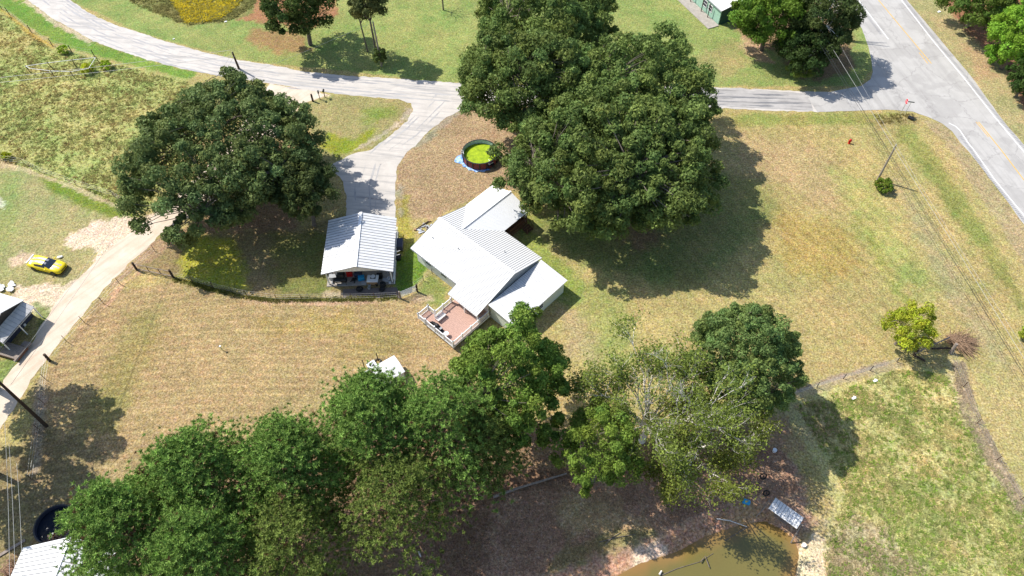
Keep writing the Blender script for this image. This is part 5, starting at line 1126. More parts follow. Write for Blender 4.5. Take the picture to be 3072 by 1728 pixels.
# local x runs along the gable-end wall (down the picture), local y points right
a0 = Vector((-58.03, 49.67)); 
def LBp(px, py, z):
    v = P(px, py, z) - Vector((-58.0, 49.5, 0)); r_ = Matrix.Rotation(-R(-71.5), 3, 'Z') @ Vector((v.x, v.y, 0)); return Vector((r_.x, r_.y, z))
rc = [LBp(60, 893, 3.5), LBp(8, 929, 4.4)]
ang_l = math.atan2((P(64, 901, 3.4) - P(10, 1001, 3.4)).y, (P(64, 901, 3.4) - P(10, 1001, 3.4)).x)
# simple local frame: origin at roof corner, e along the eave wall
E0 = P(64, 901, 3.0); E1 = P(2, 970, 3.0); ed = (E1 - E0).normalized(); en = Vector((-ed.y, ed.x, 0)); en = en if en.x > 0 else -en
lb.location = (E0.x, E0.y, 0); lb.rotation_euler = (0, 0, 0); L0 = Vector((0, 0, 0))
def lp(a, b, z): v = ed * a + en * b; return Vector((v.x, v.y, z))
GH = 2.7; AL = 2 * GH
roof_slope(lb, 'roof', lp(-.15, .2, 2.9), lp(-.15, -9, 2.9), lp(GH, .2, 4.15), lp(GH, -9, 4.15), 9, M['white_roof'], M['white_roof'], ribs=2, ribh=.015)
roof_slope(lb, 'roof', lp(AL + .15, .2, 2.9), lp(AL + .15, -9, 2.9), lp(GH, .2, 4.15), lp(GH, -9, 4.15), 9, M['white_roof'], M['white_roof'], ribs=2, ribh=.015)
gable_prism(lp(.1, 0, 2.75), lp(AL - .1, 0, 2.75), lp(GH, 0, 4.02), tuple(lp(0, -.08, 0))).build('gable', M['dark_metal_and_shade'], lb)  # dark colour paints in the shade of this gable end
roof_slope(lb, 'awning', lp(.0, 1.35, 2.2), lp(5.3, 1.35, 2.2), lp(.0, .03, 2.85), lp(5.3, .03, 2.85), 5, M['dull_roof'], M['trim'], ribs=2)
wall(lb, lp(.15, -.05, 0)[:2], lp(AL - .15, -.05, 0)[:2], 0, 2.8, .14, M['navy'], boards=.4)
wall(lb, lp(.15, -.15, 0)[:2], lp(.15, -8.8, 0)[:2], 0, 2.85, .14, M['white_paint'])
wall(lb, lp(AL - .15, -.15, 0)[:2], lp(AL - .15, -8.8, 0)[:2], 0, 2.85, .14, M['navy'])
MB().bar(lp(0, .22, .9), lp(5.4, .22, .9), .05, .1).build('hand_rail', M['white_paint'], lb)
for a in (0, 2.6, 5.2): MB().box(lp(a + .05, 1.15, 1.17), (.1, .1, 2.3)).build('awning_post', M['white_paint'], lb)
q = at(74, 976, 0); o_ = thing('bucket', 'white bucket in the shade of the left building', 'bucket', (q.x, q.y, 0)); MB().cyl((0, 0, 0), .2, .36, 14).build('wall', M['sign_white'], o_)
rp = [P(x, y, .55) for x, y in ((-60, 1045), (0, 1026), (48, 1042), (64, 1058), (50, 1078), (-60, 1060))]
rmp = thing('wooden_ramp', 'weathered grey wooden ramp deck at the left edge beside the track', 'ramp', (rp[3].x, rp[3].y, 0))
c0 = P(50, 1078, .55); u_ = (P(-40, 1056, .55) - c0); u_.z = 0; u_.normalize(); v_ = (P(90, 1030, .55) - c0); v_.z = 0; Lv = v_.length; v_.normalize()
u_ = (u_ - v_ * u_.dot(v_)).normalized()
rmp.location = (c0.x, c0.y, 0)
for i in range(18):
    c_ = u_ * (.12 + i * .24) + v_ * (Lv * .36); MB().box((c_.x, c_.y, .55), (.225, Lv * .74 if i else Lv * .99, .05), math.atan2(u_.y, u_.x)).build('floor_board', M['grey_wood'], rmp)
c_ = u_ * 2.2 - v_ * .02; MB().box((c_.x, c_.y, .36), (4.4, .05, .3), math.atan2(u_.y, u_.x)).build('skirt_board', M['brown_wood'], rmp)
c_ = u_ * -.02 + v_ * (Lv * .38); MB().box((c_.x, c_.y, .36), (.05, Lv * .76, .3), math.atan2(u_.y, u_.x)).build('skirt_board', M['brown_wood'], rmp)
c_ = u_ * .5 + v_ * (Lv * .92); MB().box((c_.x, c_.y, .40), (1.0, .7, .1), math.atan2(u_.y, u_.x)).build('step', M['grey_wood'], rmp)
for i in range(4):
    c_ = u_ * (.3 + i * 1.2) + v_ * .1; MB().box((c_.x, c_.y, .26), (.1, .1, .52)).build('post', M['grey_wood'], rmp)
q = at(14, 1012, 0); mm = thing('satellite_stand', 'grey metal rack standing between the left building and the ramp', 'rack', (q.x, q.y, 0), ang_l)
for k_ in range(4): MB().bar((-.9 + k_ * .6, 0, 0), (-.9 + k_ * .6, .1, 1.3), .05).build('upright', M['galv'], mm)
MB().bar((-1, .1, 1.3), (1, .1, 1.3), .06).build('top_rail', M['galv'], mm); MB().bar((-1, .05, .7), (1, .05, .7), .06).build('middle_rail', M['galv'], mm)
q = P(10, 862, .1); o_ = thing('white_sheeting', 'crumpled white sheeting behind the left building roof', 'sheeting', (q.x, q.y, 0))
random.seed(3); mb = MB()
for i in range(14):
    c_ = Vector((random.uniform(-2.2, 1.3), random.gauss(0, .3), .06)); mb.quad(*[c_ + Vector((random.uniform(.2, .5) * math.cos(a) * 1.2, random.uniform(.2, .5) * math.sin(a), random.uniform(0, .3))) for a in np.linspace(0, 5.2, 6)])
mb.build('sheeting', M['sign_white'], o_)

# ------------------------------------------------------------------ bottom-left shed
s0 = P(66, 1654, 2.5); s1 = P(208, 1611, 3.3); shd = thing('shed', 'white ribbed metal-roofed shed at the lower left corner', 'shed', (s1.x, s1.y, 0), R(-2))
ln = 8.0; wv_ = s1.x - s0.x
roof_slope(shd, 'roof', (-wv_, -ln, 2.5), (-wv_, -.9, 2.5), (0, -ln, 3.3), (0, 0, 3.3), 9, M['white_roof'], M['dark_rib'], ribs=2, ribw=.10)
roof_slope(shd, 'roof', (wv_, -ln, 2.5), (wv_, -.6, 2.5), (0, -ln, 3.3), (0, 0, 3.3), 9, M['white_roof'], M['dark_rib'], ribs=2, ribw=.10)
MB().box((0, -ln / 2, 3.33), (.45, ln, .05)).build('ridge_cap', M['ridge'], shd)
for sx in (-1, 1): wall(shd, (sx * (wv_ - .3), -ln + .2), (sx * (wv_ - .3), -1.0), 0, 2.5, .1, M['siding'])
wall(shd, (-wv_ + .35, -.95), (wv_ - .35, -.95), 0, 2.5, .1, M['siding'])
q = P(20, 1655, 0); brd = thing('plank', 'long weathered plank lying in the shade at the lower left edge', 'plank', (q.x, q.y, .05), R(38)); MB().box((0, 0, .05), (3.6, .3, .06)).build('board', M['grey_wood'], brd)
q = P(30, 1715, 0); brp = thing('brush_pile', 'reddish brush heap left of the lower left shed', 'brush pile', (q.x, q.y, 0)); mb = MB()
for i in range(120):
    a = random.uniform(0, 6.28); r = random.uniform(0, 1.0); p_ = Vector((r * math.cos(a), r * 1.6 * math.sin(a), random.uniform(.05, .5))); d_ = Vector((random.gauss(0, 1), random.gauss(0, 1), random.gauss(.2, .3))).normalized() * random.uniform(.4, .9); mb.bar(p_ - d_ / 2, p_ + d_ / 2, .035)
mb.build('branches', M['twig'], brp, kind='stuff')

# ------------------------------------------------------------------ pump shed, AC unit
PA = R(34.5); pb = P(1182, 1066, 1.5)
ps = thing('pump_shed', 'small white flat-gabled shed half hidden by the pines', 'shed', (pb.x, pb.y, 0), PA)
roof_slope(ps, 'roof', (0, 0, 1.5), (-4.7, 0, 1.5), (0, -1.4, 1.75), (-4.7, -1.4, 1.75), 5, M['white_roof'], M['white_roof'], ribs=2, ribh=.012)
roof_slope(ps, 'roof', (0, -2.6, 1.5), (-4.7, -2.6, 1.5), (0, -1.4, 1.75), (-4.7, -1.4, 1.75), 5, M['white_roof'], M['white_roof'], ribs=2, ribh=.012)
for y in (-.15, -2.45): wall(ps, (-.15, y), (-4.45, y), 0, 1.47, .08, M['siding'])
for x in (-.15, -4.45): wall(ps, (x, -.22), (x, -2.38), 0, 1.5, .08, M['siding'])
q = P(1118, 1103, 0); ac = thing('air_conditioner', 'white square air conditioner with a black fan beside the pump shed', 'air conditioner', (q.x, q.y, 0), PA)
MB().box((0, 0, .35), (1.0, .95, .7)).build('housing', M['sign_white'], ac, bevel=.02)
MB().cyl((0, 0, .702), .31, .01, 24).build('fan_grille', M['black'], ac); f_ = MB()
for i in range(3): f_.box((.13 * math.cos(i * 2.09), .13 * math.sin(i * 2.09), .72), (.26, .12, .01), i * 2.09)
f_.build('fan_blade', M['galv'], ac)
q = P(1134, 1086, 0); hr = thing('fire_ring', 'rusty metal ring on the grass behind the pump shed', 'ring', (q.x, q.y, 0)); MB().torus((0, 0, .12), .36, .07, 20, 6).build('hoop', M['dark_metal_and_shade'], hr)
for (bx, by, tx, ty, lb_) in ((1135, 1082, 1128, 1064, 'dark steel post standing in the metal ring by the pump shed'), (1094, 1104, 1086, 1088, 'dark steel post left of the white air conditioner')):
    q = P(bx, by); o_ = thing('fence_post', lb_, 'post', (q.x, q.y, 0)); MB().box((0, 0, .85), (.09, .09, 1.7)).build('post', M['dark_wood'], o_)

# ------------------------------------------------------------------ green building at the top
ga = P(2163, 32, 2.8); d1 = (P(2130, 2, 2.8) - ga); d1.z = 0; d1.normalize(); d2 = Vector((-d1.y, d1.x, 0)); d2 = d2 if d2.x > 0 else -d2
gb = thing('green_house', 'mint green building with a covered concrete porch at the top edge', 'building', (ga.x, ga.y, 0))
def gp(a, b, z): v = d1 * a + d2 * b; return Vector((v.x, v.y, z))
roof_slope(gb, 'roof', gp(-.2, 0, 2.8), gp(12, 0, 2.8), gp(-.2, 4, 3.7), gp(12, 4, 3.7), 12, M['dull_roof'], M['dull_roof'], ribs=2, ribh=.01)
roof_slope(gb, 'roof', gp(-.2, 8, 2.8), gp(12, 8, 2.8), gp(-.2, 4, 3.7), gp(12, 4, 3.7), 12, M['dull_roof'], M['dull_roof'], ribs=2, ribh=.01)
wall(gb, gp(.15, .35, 0)[:2], gp(12, .35, 0)[:2], 0, 2.85, .14, M['green_siding'], boards=.35)
wall(gb, gp(.1, .5, 0)[:2], gp(.1, 7.6, 0)[:2], 0, 2.9, .14, M['dark_green'], boards=.35)
MB().quad(gp(.02, .3, 2.85), gp(.02, 7.7, 2.85), gp(.02, 4, 3.62)).build('gable', M['dark_green'], gb)
MB().bar(gp(-.2, -.02, 2.72), gp(12, -.02, 2.72), .04, .18).build('fascia', M['trim'], gb)
for k_ in (3.0, 4.6, 8): window(gb, gp(k_, .24, 1.5), 1.0, 1.1, math.atan2(d1.y, d1.x))
sc_ = gp(6, -.95, .06); MB().box(sc_, (12.6, 2.2, .12), math.atan2(d1.y, d1.x)).build('porch_slab', M['concrete'], gb)
for k_ in (2.6, 4.6, 8.0): MB().box(gp(k_, -.3, 1.4), (.12, .12, 2.6)).build('porch_post', M['dark_wood'], gb)

# ------------------------------------------------------------------ poles and wires
def pole(base, top, z, r, label, m='pole_wood', arm=None, trans=False):
    b = P(*base); t_ = P(*top, z); o = thing('utility_pole', label, 'utility pole', (b.x, b.y, 0)); d = Vector((t_.x - b.x, t_.y - b.y, z))
    MB().tube([(0, 0, -.2), tuple(d)], [r * 1.25, r * .8], 10).build('pole', M[m], o)
    if arm: MB().bar(d + Vector((-arm, -arm * .3, -.3)), d + Vector((arm, arm * .3, -.3)), .1).build('crossarm', M[m], o)
    for k_ in ((-1, 0, 1) if arm else (0,)): MB().cyl(d + Vector((k_ * (arm or 0) * .9, k_ * (arm or 0) * .27, -.25 if arm else 0)), .05, .18, 8).build('insulator', M['grey_plastic'], o)
    if trans: MB().cyl(d + Vector((.35, 0, -1.6)), .24, .8, 14).build('transformer', M['grey_plastic'], o)
    return b + d
pR = pole((2632, 540), (2688, 436), 6.2, .14, 'grey utility pole with a bush at its foot on the right lawn')
pL = pole((140, 1279), (-3, 1146), 9.4, .16, 'dark utility pole beside the track at the left edge, its foot in tree shade', 'dark_wood', trans=False)
pT = pole((1145, 199), (1119, 66), 8.0, .14, 'utility pole wrapped in vines beyond the gravel road')
pA = pole((717, 206), (697, 157), 3.6, .16, 'dark pole at the gravel roadside behind the left oak', 'dark_wood')
def cable(a, b, label, r=.02, sag=.4, m='wire'):
    a = Vector(a); b = Vector(b); pts = [a + (b - a) * t_ - Vector((0, 0, sag * 4 * t_ * (1 - t_))) for t_ in np.linspace(0, 1, 14)]
    o = MB().tube(pts, r, 5).build('overhead_wire', M[m]); return tag(o, label, 'power line')
cable(P(-300, 262, 7), P(694, 150, 4.6), 'upper of the two pale wires crossing the upper left pasture', .022, .3)
cable(P(-300, 275, 6.4), P(700, 168, 3.6), 'lower of the two pale wires crossing the upper left pasture', .022, .3)
cable(pL + Vector((0, 0, -.2)), pA + Vector((0, 0, -.1)), 'left of the two wires from the dark left pole over the sandy track', .016, .5)
cable(pL + Vector((.5, .2, -1.0)), pA + Vector((.2, 0, -.6)), 'right of the two wires from the dark left pole over the sandy track', .016, .5)
for k_, (xa, xb) in enumerate(((14, 27), (27, 44), (50, 66))):
    cable(P(xa, 1270 + 60 * k_, 9.0), P(xb + 2, 1800, 8.5), ('leftmost', 'middle', 'rightmost')[k_] + ' of the three wires running down the lower left edge', .015, .2)
for k_, dx in enumerate((0, 7, 26)):
    cable(P(2432 + dx, 88 - dx * .25, 7.2), P(3160 + dx * 1.2, 1268, 7.2), ('leftmost', 'middle', 'rightmost')[k_] + ' of the three lines running from the junction trees down the right lawn', .02, .0, 'dark_metal_and_shade' if k_ < 2 else 'wire')
cable(P(2440, -20, 8), pR, 'thin wire from the junction trees to the grey pole on the right lawn', .012, .2)
cable(pR, P(3180, 1210, 6.4), 'thin pale wire from the grey pole towards the lower right', .014, .2)
cable(pT, P(640, 260, 7.5), 'wire from the vine-wrapped pole towards the left oak', .012, .3)

# ------------------------------------------------------------------ fences, gates, posts
def fence(label, pts, hgt=1.1, r=.035, m='post_metal', wires=3, name='wire_fence', mesh=False, wm='wire', wr=.006):
    w_ = [P(*p) for p in pts]; o = thing(name, label, 'fence', w_[0])
    for p in w_: MB().tube([(p.x - w_[0].x, p.y - w_[0].y, 0), (p.x - w_[0].x + random.uniform(-.05, .05), p.y - w_[0].y + random.uniform(-.05, .05), hgt * random.uniform(.95, 1.1))], r, 6).build('post', M[m], o)
    for k_ in range(wires):
        mb = MB(); z = hgt * (.25 + .7 * k_ / max(1, wires - 1))
        for a, b in zip(w_[:-1], w_[1:]): mb.bar((a.x - w_[0].x, a.y - w_[0].y, z), (b.x - w_[0].x, b.y - w_[0].y, z), wr * 2)
        mb.build('wire', M[wm], o)
    if mesh:
        mb = MB()
        for a, b in zip(w_[:-1], w_[1:]):
            n = int((b - a).length / .3)
            for i in range(n): p = a.lerp(b, i / n) - w_[0]; mb.bar((p.x, p.y, .05), (p.x, p.y, hgt * .95), .008)
        mb.build('wire_mesh', M[wm], o, kind='stuff')
    return o
fence('steel-post wire fence along the right side of the sandy track', [(465, 754), (360, 852), (311, 911), (253, 967), (201, 1025), (150, 1083), (140, 1141), (135, 1213), (120, 1290), (100, 1440)], 1.3)
fence('woven wire fence below the carport, dark posts with pale caps', [(520, 832), (578, 845), (640, 864), (740, 888), (830, 899), (905, 899), (980, 897), (1055, 898), (1125, 896), (1193, 893)], 1.15, mesh=True)
fence('old wooden-post fence along the green roadside at the upper left', [(-60, -20), (6, 28), (29, 45), (95, 98), (158, 138), (217, 158), (285, 172)], 1.4, .06, 'dark_wood')
fence('thin-post fence along the pale strip below the upper left pasture', [(-60, 475), (74, 493), (118, 515), (230, 556), (342, 590), (430, 640)], 1.2, .03)
fence('short fence from the gate to the left wall of the house', [(1240, 862), (1270, 842), (1297, 822)], 1.0, .04, 'dark_wood', mesh=True)
fence('rusty wire fence with crooked posts crossing towards the yellow-green tree', [(2368, 1190), (2450, 1162), (2530, 1136), (2610, 1112), (2690, 1086)], 1.0, .05, 'dark_wood', 4, wm='wire', wr=.008)
fence('sparse wire fence down the right side of the lower pasture', [(2850, 1060), (2890, 1160), (2930, 1270), (2990, 1380), (3060, 1500), (3120, 1600)], 1.0, .04)
q = P(150, 1083); o_ = thing('corner_post', 'thick dark timber post beside the sandy track', 'post', (q.x, q.y, 0)); MB().tube([(0, 0, -.1), (-.05, .1, 1.3)], [.17, .16], 12).build('post', M['dark_wood'], o_)
# timber gate at the left
g0 = P(411, 810); g1_ = P(520, 832); gt = thing('timber_gate', 'wide pipe-and-timber gate between two thick posts by the sandy track', 'gate', g0)
dv = g1_ - g0
for p in (Vector((0, 0, 0)), dv): MB().tube([p, p + Vector((-.02, .05, 1.45))], [.15, .14], 10).build('gate_post', M['dark_wood'], gt)
MB().bar(Vector((0, 0, 1.22)) + dv * .03, Vector((0, 0, 1.22)) + dv * .97, .07).build('top_rail', M['grey_wood'], gt); MB().bar(Vector((0, 0, .25)) + dv * .03, Vector((0, 0, .25)) + dv * .97, .09).build('bottom_rail', M['grey_wood'], gt)
for k_ in (.36, .68): MB().bar(dv * k_ + Vector((0, 0, .25)), dv * k_ + Vector((0, 0, 1.3)), .06).build('upright', M['post_metal'], gt)
# tubular gate by the carport
a_ = P(1201, 896); b_ = P(1240, 880); tg = thing('tubular_gate', 'grey tubular farm gate standing open beside the carport apron', 'gate', a_); dv = b_ - a_; dv = dv.normalized() * 2.3
MB().tube([(0, 0, -.1), (0, 0, 1.5)], [.11, .10], 10).build('gate_post', M['grey_wood'], tg); MB().tube([dv, dv + Vector((0, 0, 1.5))], [.11, .1], 10).build('gate_post', M['dark_wood'], tg)
for k_ in range(6): MB().tube([dv * .06 + Vector((0, 0, .3 + k_ * .2)), dv * .94 + Vector((0, 0, .3 + k_ * .2))], .03, 6).build('rail', M['galv'], tg)
for k_ in (.06, .94): MB().tube([dv * k_ + Vector((0, 0, .25)), dv * k_ + Vector((0, 0, 1.35))], .03, 6).build('upright', M['galv'], tg)
# timber corner brace on the right
q0 = P(2690, 1092); tbr = thing('corner_brace', 'weathered timber rails and corner post beyond the yellow-green tree', 'fence', q0)
def rel(px, py, z): return P(px, py, z) - Vector((q0.x, q0.y, 0))
MB().tube([rel(2742, 1066, 0), rel(2742, 1066, 0) + Vector((0, .1, 1.2))], [.15, .14], 8).build('post', M['dark_wood'], tbr)
MB().tube([rel(2850, 1060, 0), rel(2850, 1060, 0) + Vector((.1, .3, 1.6))], [.2, .18], 8).build('post', M['grey_wood'], tbr)
MB().bar(rel(2745, 1060, .6), rel(2848, 1012, 1.5), .12, .16).build('rail', M['grey_wood'], tbr); MB().bar(rel(2795, 1046, .35), rel(2852, 1044, .4), .16, .2).build('rail', M['dark_wood'], tbr)
MB().bar(rel(2742, 1066, .4), rel(2775, 1082, .2), .18, .18).build('fallen_log', M['dark_wood'], tbr)
q = P(2900, 1035); bp_ = thing('brush_pile', 'reddish-brown heap of cut branches beside the timber corner post', 'brush pile', (q.x, q.y, 0)); mb = MB()
for i in range(420):
    a = random.gauss(-.35, .5); o0 = Vector((-1.6 + random.gauss(0, .5), .5 + random.gauss(0, .35), random.uniform(.1, .8))); L_ = random.uniform(.9, 2.9)
    mb.bar(o0, o0 + Vector((math.cos(a) * L_, math.sin(a) * L_, -random.uniform(0, .5))), .03)
mb.build('branches', mat('reddish_cut_branches', lin(158, 130, 104), .9, 0, .3, 3), bp_, kind='stuff')
# old pen in the pasture
pp = [(92, 218), (160, 208), (228, 200), (300, 192)]; pq = [(105, 225), (165, 232), (225, 235), (280, 225)]
pn_ = thing('old_pen', 'collapsed wire pen with leaning posts and pale top rails in the upper left pasture', 'pen', P(92, 218)); po = P(92, 218)
for (x, y) in pp + pq[1:]:
    p = P(x, y) - po; MB().tube([p, p + Vector((random.uniform(-.3, -.05), random.uniform(-.1, .2), 1.35))], .06, 6).build('post', M['dark_wood'], pn_)
for a, b in list(zip(pp[:-1], pp[1:])) + list(zip(pq[:-1], pq[1:])) + [(pp[0], pq[0]), (pp[-1], pq[-1])]:
    A = P(*a) - po; B = P(*b) - po; MB().bar(A + Vector((-.15, 0, 1.25)), B + Vector((-.15, 0, 1.25)), .06).build('rail', M['galv'], pn_)

# ------------------------------------------------------------------ signs, mailboxes, hydrant
def text_mesh(txt, size, m, parent, loc, rot, name='lettering'):
    cu = bpy.data.curves.new(name, 'FONT'); cu.body = txt; cu.size = size; cu.align_x = 'CENTER'; cu.align_y = 'CENTER'; cu.extrude = .003
    o = bpy.data.objects.new(name, cu); COL.objects.link(o)
    dg = bpy.context.evaluated_depsgraph_get(); me_ = bpy.data.meshes.new_from_object(o.evaluated_get(dg)); bpy.data.objects.remove(o)
    n = bpy.data.objects.new(name, me_); COL.objects.link(n); me_.materials.clear(); me_.materials.append(m); n.parent = parent; n.location = loc; n.rotation_euler = rot; return n
q = P(2700, 343); sg = thing('stop_sign', 'red octagonal stop sign at the junction with the highway', 'sign', (q.x, q.y, 0), R(-18))
MB().box((0, 0, 1.3), (.06, .06, 2.8)).build('post', M['galv'], sg)
mb = MB(); r8 = .44; pts = [(r8 * math.cos(R(22.5 + 45 * i)), r8 * math.sin(R(22.5 + 45 * i))) for i in range(8)]
f1 = [(.05, x, 2.45 + y) for x, y in pts]; f0 = [(.035, x, 2.45 + y) for x, y in pts]; mb.quad(*f1); mb.quad(*f0[::-1])
for i in range(8): mb.quad(f0[i], f0[(i + 1) % 8], f1[(i + 1) % 8], f1[i])
# face turned towards the side road
sgf = mb.build('sign_face', M['sign_red'], sg); sgf.rotation_euler = (0, 0, R(196))
bo = MB(); r9 = .425
for i in range(8):
    a = R(22.5 + 45 * i); b = R(22.5 + 45 * (i + 1)); bo.bar((.054, r9 * math.cos(a), 2.45 + r9 * math.sin(a)), (.054, r9 * math.cos(b), 2.45 + r9 * math.sin(b)), .012, .03)
bo_ = bo.build('border', M['sign_white'], sgf)
text_mesh('STOP', .30, M['sign_white'], sgf, (.056, 0, 2.45), (R(90), 0, R(90)))
q = P(2714, 342); ss = thing('street_sign', 'street name sign on a thin post right of the stop sign', 'sign', (q.x, q.y, 0), R(-12))
MB().box((0, 0, 1.1), (.05, .05, 2.2)).build('post', M['galv'], ss); MB().box((0, 0, 2.28), (.95, .03, .16)).build('name_plate', M['sign_green'], ss)
q = P(2731, 357); o_ = thing('drain_pipe', 'short black drain pipe end in the grass by the signs', 'pipe', (q.x, q.y, 0)); MB().tube([(-.3, .3, .2), (.3, -.25, .15)], .26, 12).build('pipe', M['black'], o_)
def mailbox(px, py, label, h=1.1, m='dark_metal_and_shade', rz=0, pm='grey_wood'):
    q = P(px, py); o = thing('mailbox', label, 'mailbox', (q.x, q.y, 0), rz)
    MB().box((0, 0, h / 2), (.1, .1, h)).build('post', M[pm], o); b = MB().box((0, 0, h + .1), (.26, .5, .16)); b.tube([(0, -.25, h + .18), (0, .25, h + .18)], .13, 12); b.build('box', M[m], o)
    MB().box((.15, .1, h + .28), (.02, .04, .16)).build('flag', M['red'], o); return o
mailbox(975, 292, 'dark mailbox on a grey post nearest the driveway, right of the pair', 1.15)
mailbox(960, 298, 'slim mailbox in the middle of the roadside trio', 1.25, 'black', .3)
q = P(939, 304); o_ = thing('roadside_post', 'thick dark post left of the two mailboxes', 'post', (q.x, q.y, 0)); MB().tube([(0, 0, 0), (0, 0, 1.35)], [.16, .15], 10).build('post', M['dark_wood'], o_)
q = P(2547, 430); hy = thing('fire_hydrant', 'red fire hydrant standing alone on the right lawn', 'hydrant', (q.x, q.y, 0))
MB().cyl((0, 0, 0), .16, .62, 14).build('barrel', M['red'], hy); MB().ball((0, 0, .66), (.17, .17, .14)).build('bonnet', M['red'], hy, smooth=True); MB().tube([(-.25, 0, .45), (.25, 0, .45)], .09, 10).build('nozzle', M['red'], hy); MB().cyl((0, 0, 0), .2, .05, 14).build('flange', M['red'], hy)
q = P(667, 1050); pm_ = thing('yard_hydrant', 'white-topped yard hydrant alone on the brown lawn', 'hydrant', (q.x, q.y, 0)); MB().tube([(0, 0, 0), (-.02, .02, .75)], .035, 8).build('pipe', M['dark_metal_and_shade'], pm_); MB().box((0, 0, .82), (.22, .2, .16)).build('head', M['sign_white'], pm_, bevel=.03)

# ------------------------------------------------------------------ pond side
sa = P(2318, 1516, 2.1); sb = P(2393, 1570, 2.1); cS = (P(2312, 1520, 2.1) + P(2334, 1495, 2.1) + P(2405, 1557, 2.1) + P(2385, 1581, 2.1)) / 4
sw_a = math.atan2((sb - sa).y, (sb - sa).x)
sw = thing('canopy_swing', 'timber A-frame swing with a small grey metal canopy at the pond edge', 'swing', (cS.x, cS.y, 0), sw_a)
roof_slope(sw, 'canopy', (-1.55, -.72, 2.0), (1.55, -.72, 2.0), (-1.55, 0, 2.22), (1.55, 0, 2.22), 5, M['old_roof'], M['dark_rib'], ribs=2, ribh=.02, thick=.03)
roof_slope(sw, 'canopy', (-1.55, .72, 2.0), (1.55, .72, 2.0), (-1.55, 0, 2.22), (1.55, 0, 2.22), 5, M['old_roof'], M['dark_rib'], ribs=2, ribh=.02, thick=.03)
MB().bar((-1.9, 0, 1.9), (1.9, 0, 1.9), .12).build('top_beam', M['grey_wood'], sw)
for sx in (-1.75, 1.75):
    for sy in (-1, 1): MB().bar((sx * .97, 0, 1.95), (sx * 1.12, sy * 1.15, -.05 if sy > 0 else -.35), .10).build('leg', M['grey_wood'], sw)
    MB().bar((sx * 1.08, -.75, .6), (sx * 1.08, .75, .6), .08).build('brace', M['grey_wood'], sw)
for k_ in range(5): MB().box((0, -.25 + k_ * .12, .48), (1.4, .09, .03)).build('slat', M['grey_wood'], sw)
MB().box((0, .32, .75), (1.4, .04, .5)).build('backrest', M['grey_wood'], sw)
for sx in (-.68, .68): MB().bar((sx, .1, .5), (sx, 0, 1.9), .02).build('chain', M['galv'], sw)
q = P(2237, 1508, -.25); dr_ = thing('barrel', 'bright blue plastic drum lying on the sandy pond bank', 'barrel', (q.x, q.y, -.28), R(-20)); MB().tube([(-.38, 0, .28), (-.3, 0, .28), (.3, 0, .28), (.38, 0, .28)], [.22, .28, .28, .22], 16).build('drum', M['blue_plastic'], dr_); MB().tube([(-.1, 0, .28), (-.06, 0, .28)], .292, 16).build('hoop', M['blue_plastic'], dr_)
def small_white(px, py, z, label, r=.22): 
    q = P(px, py, z); o = thing('bucket', label, 'bucket', (q.x, q.y, z)); MB().tube([(0, 0, 0), (0, 0, .38)], [r * .85, r], 14).build('wall', M['sign_white'], o); MB().torus((0, 0, .38), r, .02, 14, 6).build('rim', M['sign_white'], o); return o
small_white(2322, 1354, 0, 'white bucket in the tree shade above the pond'); small_white(2409, 1638, -.15, 'cream bucket at the right corner of the pond', .2)
for (px, py, lb_) in ((2198, 1479, 'upright worn tyre on the leaf-strewn pond bank'), (2296, 1483, 'thin hoop tyre left of the canopy swing'), (2287, 1433, 'small dark tyre under the dense round tree')):
    tyre(P(px, py, 0), lb_, .36, .07, Matrix.Rotation(R(60), 3, 'X'))
def log(pts, r, label, m='bark', name='fallen_branch', z=0.08):
    w_ = [P(x, y, z) for x, y in pts]; o = thing(name, label, 'branch', (w_[0].x, w_[0].y, 0))
    MB().tube([p - Vector((w_[0].x, w_[0].y, 0)) for p in w_], [r * (1 - .6 * i / len(w_)) for i in range(len(w_))], 7).build('branch', M[m], o); return o
log([(1480, 1490), (1560, 1462), (1640, 1438), (1700, 1420)], .16, 'long fallen grey trunk at the edge of the pines', 'grey_wood', 'fallen_log', .14)
log([(1798, 1626), (1850, 1612), (1908, 1602)], .05, 'forked pale branch lying on the pond bank', 'bark')
log([(1816, 1632), (1840, 1610), (1862, 1598)], .05, 'thin side branch crossing the forked pale one', 'bark')
log([(2150, 1556), (2190, 1562), (2240, 1580)], .06, 'curved branch reaching from the bank over the water', 'pale_bark', z=-.2)
log([(2244, 1580), (2210, 1600), (2174, 1622)], .05, 'broken branch lying in the pond shallows', 'bark', z=-.38)
log([(1982, 1727), (2030, 1706), (2100, 1685), (2140, 1660)], .04, 'long grey branch floating across the pond', 'bark', z=-.38)
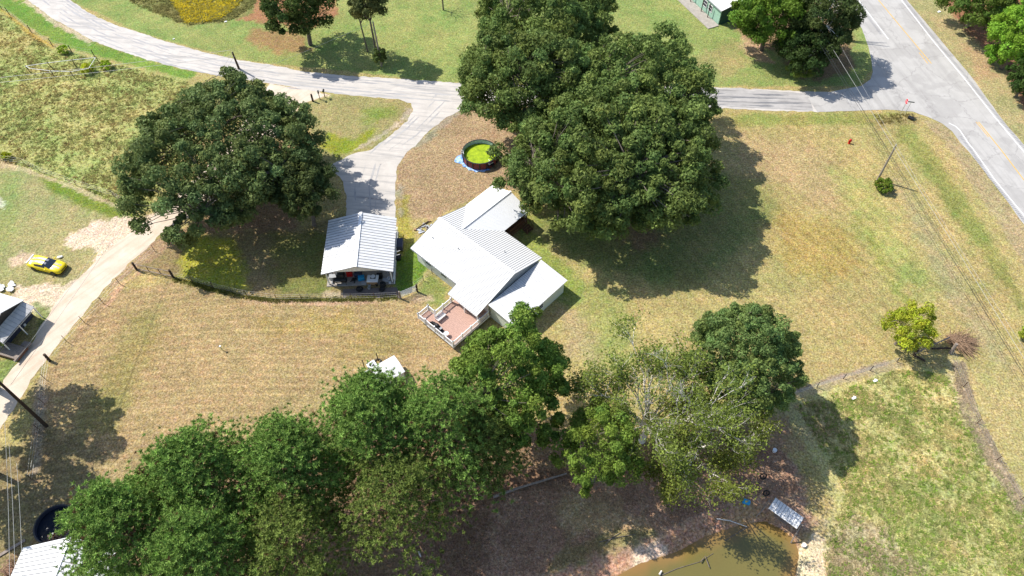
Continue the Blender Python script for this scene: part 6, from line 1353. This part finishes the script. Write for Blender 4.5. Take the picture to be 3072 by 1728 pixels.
log([(2102, 1686), (2115, 1668), (2128, 1702)], .07, 'stub of a snag standing in the pond', 'bark', z=-.2)
log([(1978, 1724), (1985, 1712)], .1, 'pale stump at the near end of the floating branch', 'pale_bark', z=-.2)
log([(1256, 1655), (1262, 1670)], .1, 'short pale log on red soil under the pines', 'pale_bark')
log([(1085, 1640), (1125, 1620)], .14, 'dark log on bare red soil at the middle of the pine grove', 'dark_wood', 'fallen_log', .12)
for (px, py, s_, lb_) in ((2625, 1143, .25, 'white litter in the lower pasture nearer the fence'), (2561, 1195, .25, 'white litter farther left in the lower pasture'), (677, 66, .2, 'white scrap by the yellow weeds'), (521, 118, .14, 'white scrap beside the gravel road'), (2817, 36, .3, 'white strip of litter beyond the highway')):
    q = P(px, py); o_ = thing('litter', lb_, 'litter', (q.x, q.y, 0)); MB().box((0, 0, .06), (s_ * 2, s_, .06), .4).box((.1, .1, .08), (s_, s_ * 1.2, .05), 1.2).build('scrap', M['sign_white'], o_)
# scrap by the front corner of the house, edging timber
q = P(1282, 690); sj = thing('scrap_heap', 'grey metal and timber scrap at the left front corner of the house', 'scrap', (q.x, q.y, 0)); random.seed(5)
for i in range(12): MB().box((random.uniform(-1.2, .9), random.uniform(-.9, .9), .08), (random.uniform(.3, .9), random.uniform(.1, .4), .08), random.uniform(0, 3)).build('scrap_piece', M[random.choice(['galv', 'grey_wood', 'grey_plastic'])], sj)
q0_ = P(1248, 690); q1_ = P(1288, 664); et = thing('edging_timber', 'dark edging timber with two pale blocks by the house corner', 'timber', (q0_.x, q0_.y, 0)); d_ = q1_ - q0_; MB().bar((0, 0, .1), (d_.x, d_.y, .1), .14, .16).build('beam', M['dark_wood'], et)
for p in (Vector((-.1, 0, .12)), d_ + Vector((0, 0, .12))): MB().box(p, (.3, .25, .2)).build('block', M['cardboard'], et)
def _tris(me_):
    a = np.zeros(len(me_.polygons), np.int32); me_.polygons.foreach_get('loop_total', a); return int((a - 2).sum())
print('objects', len(bpy.data.objects), 'tris', sum(_tris(o.data) for o in bpy.data.objects if o.type == 'MESH'))
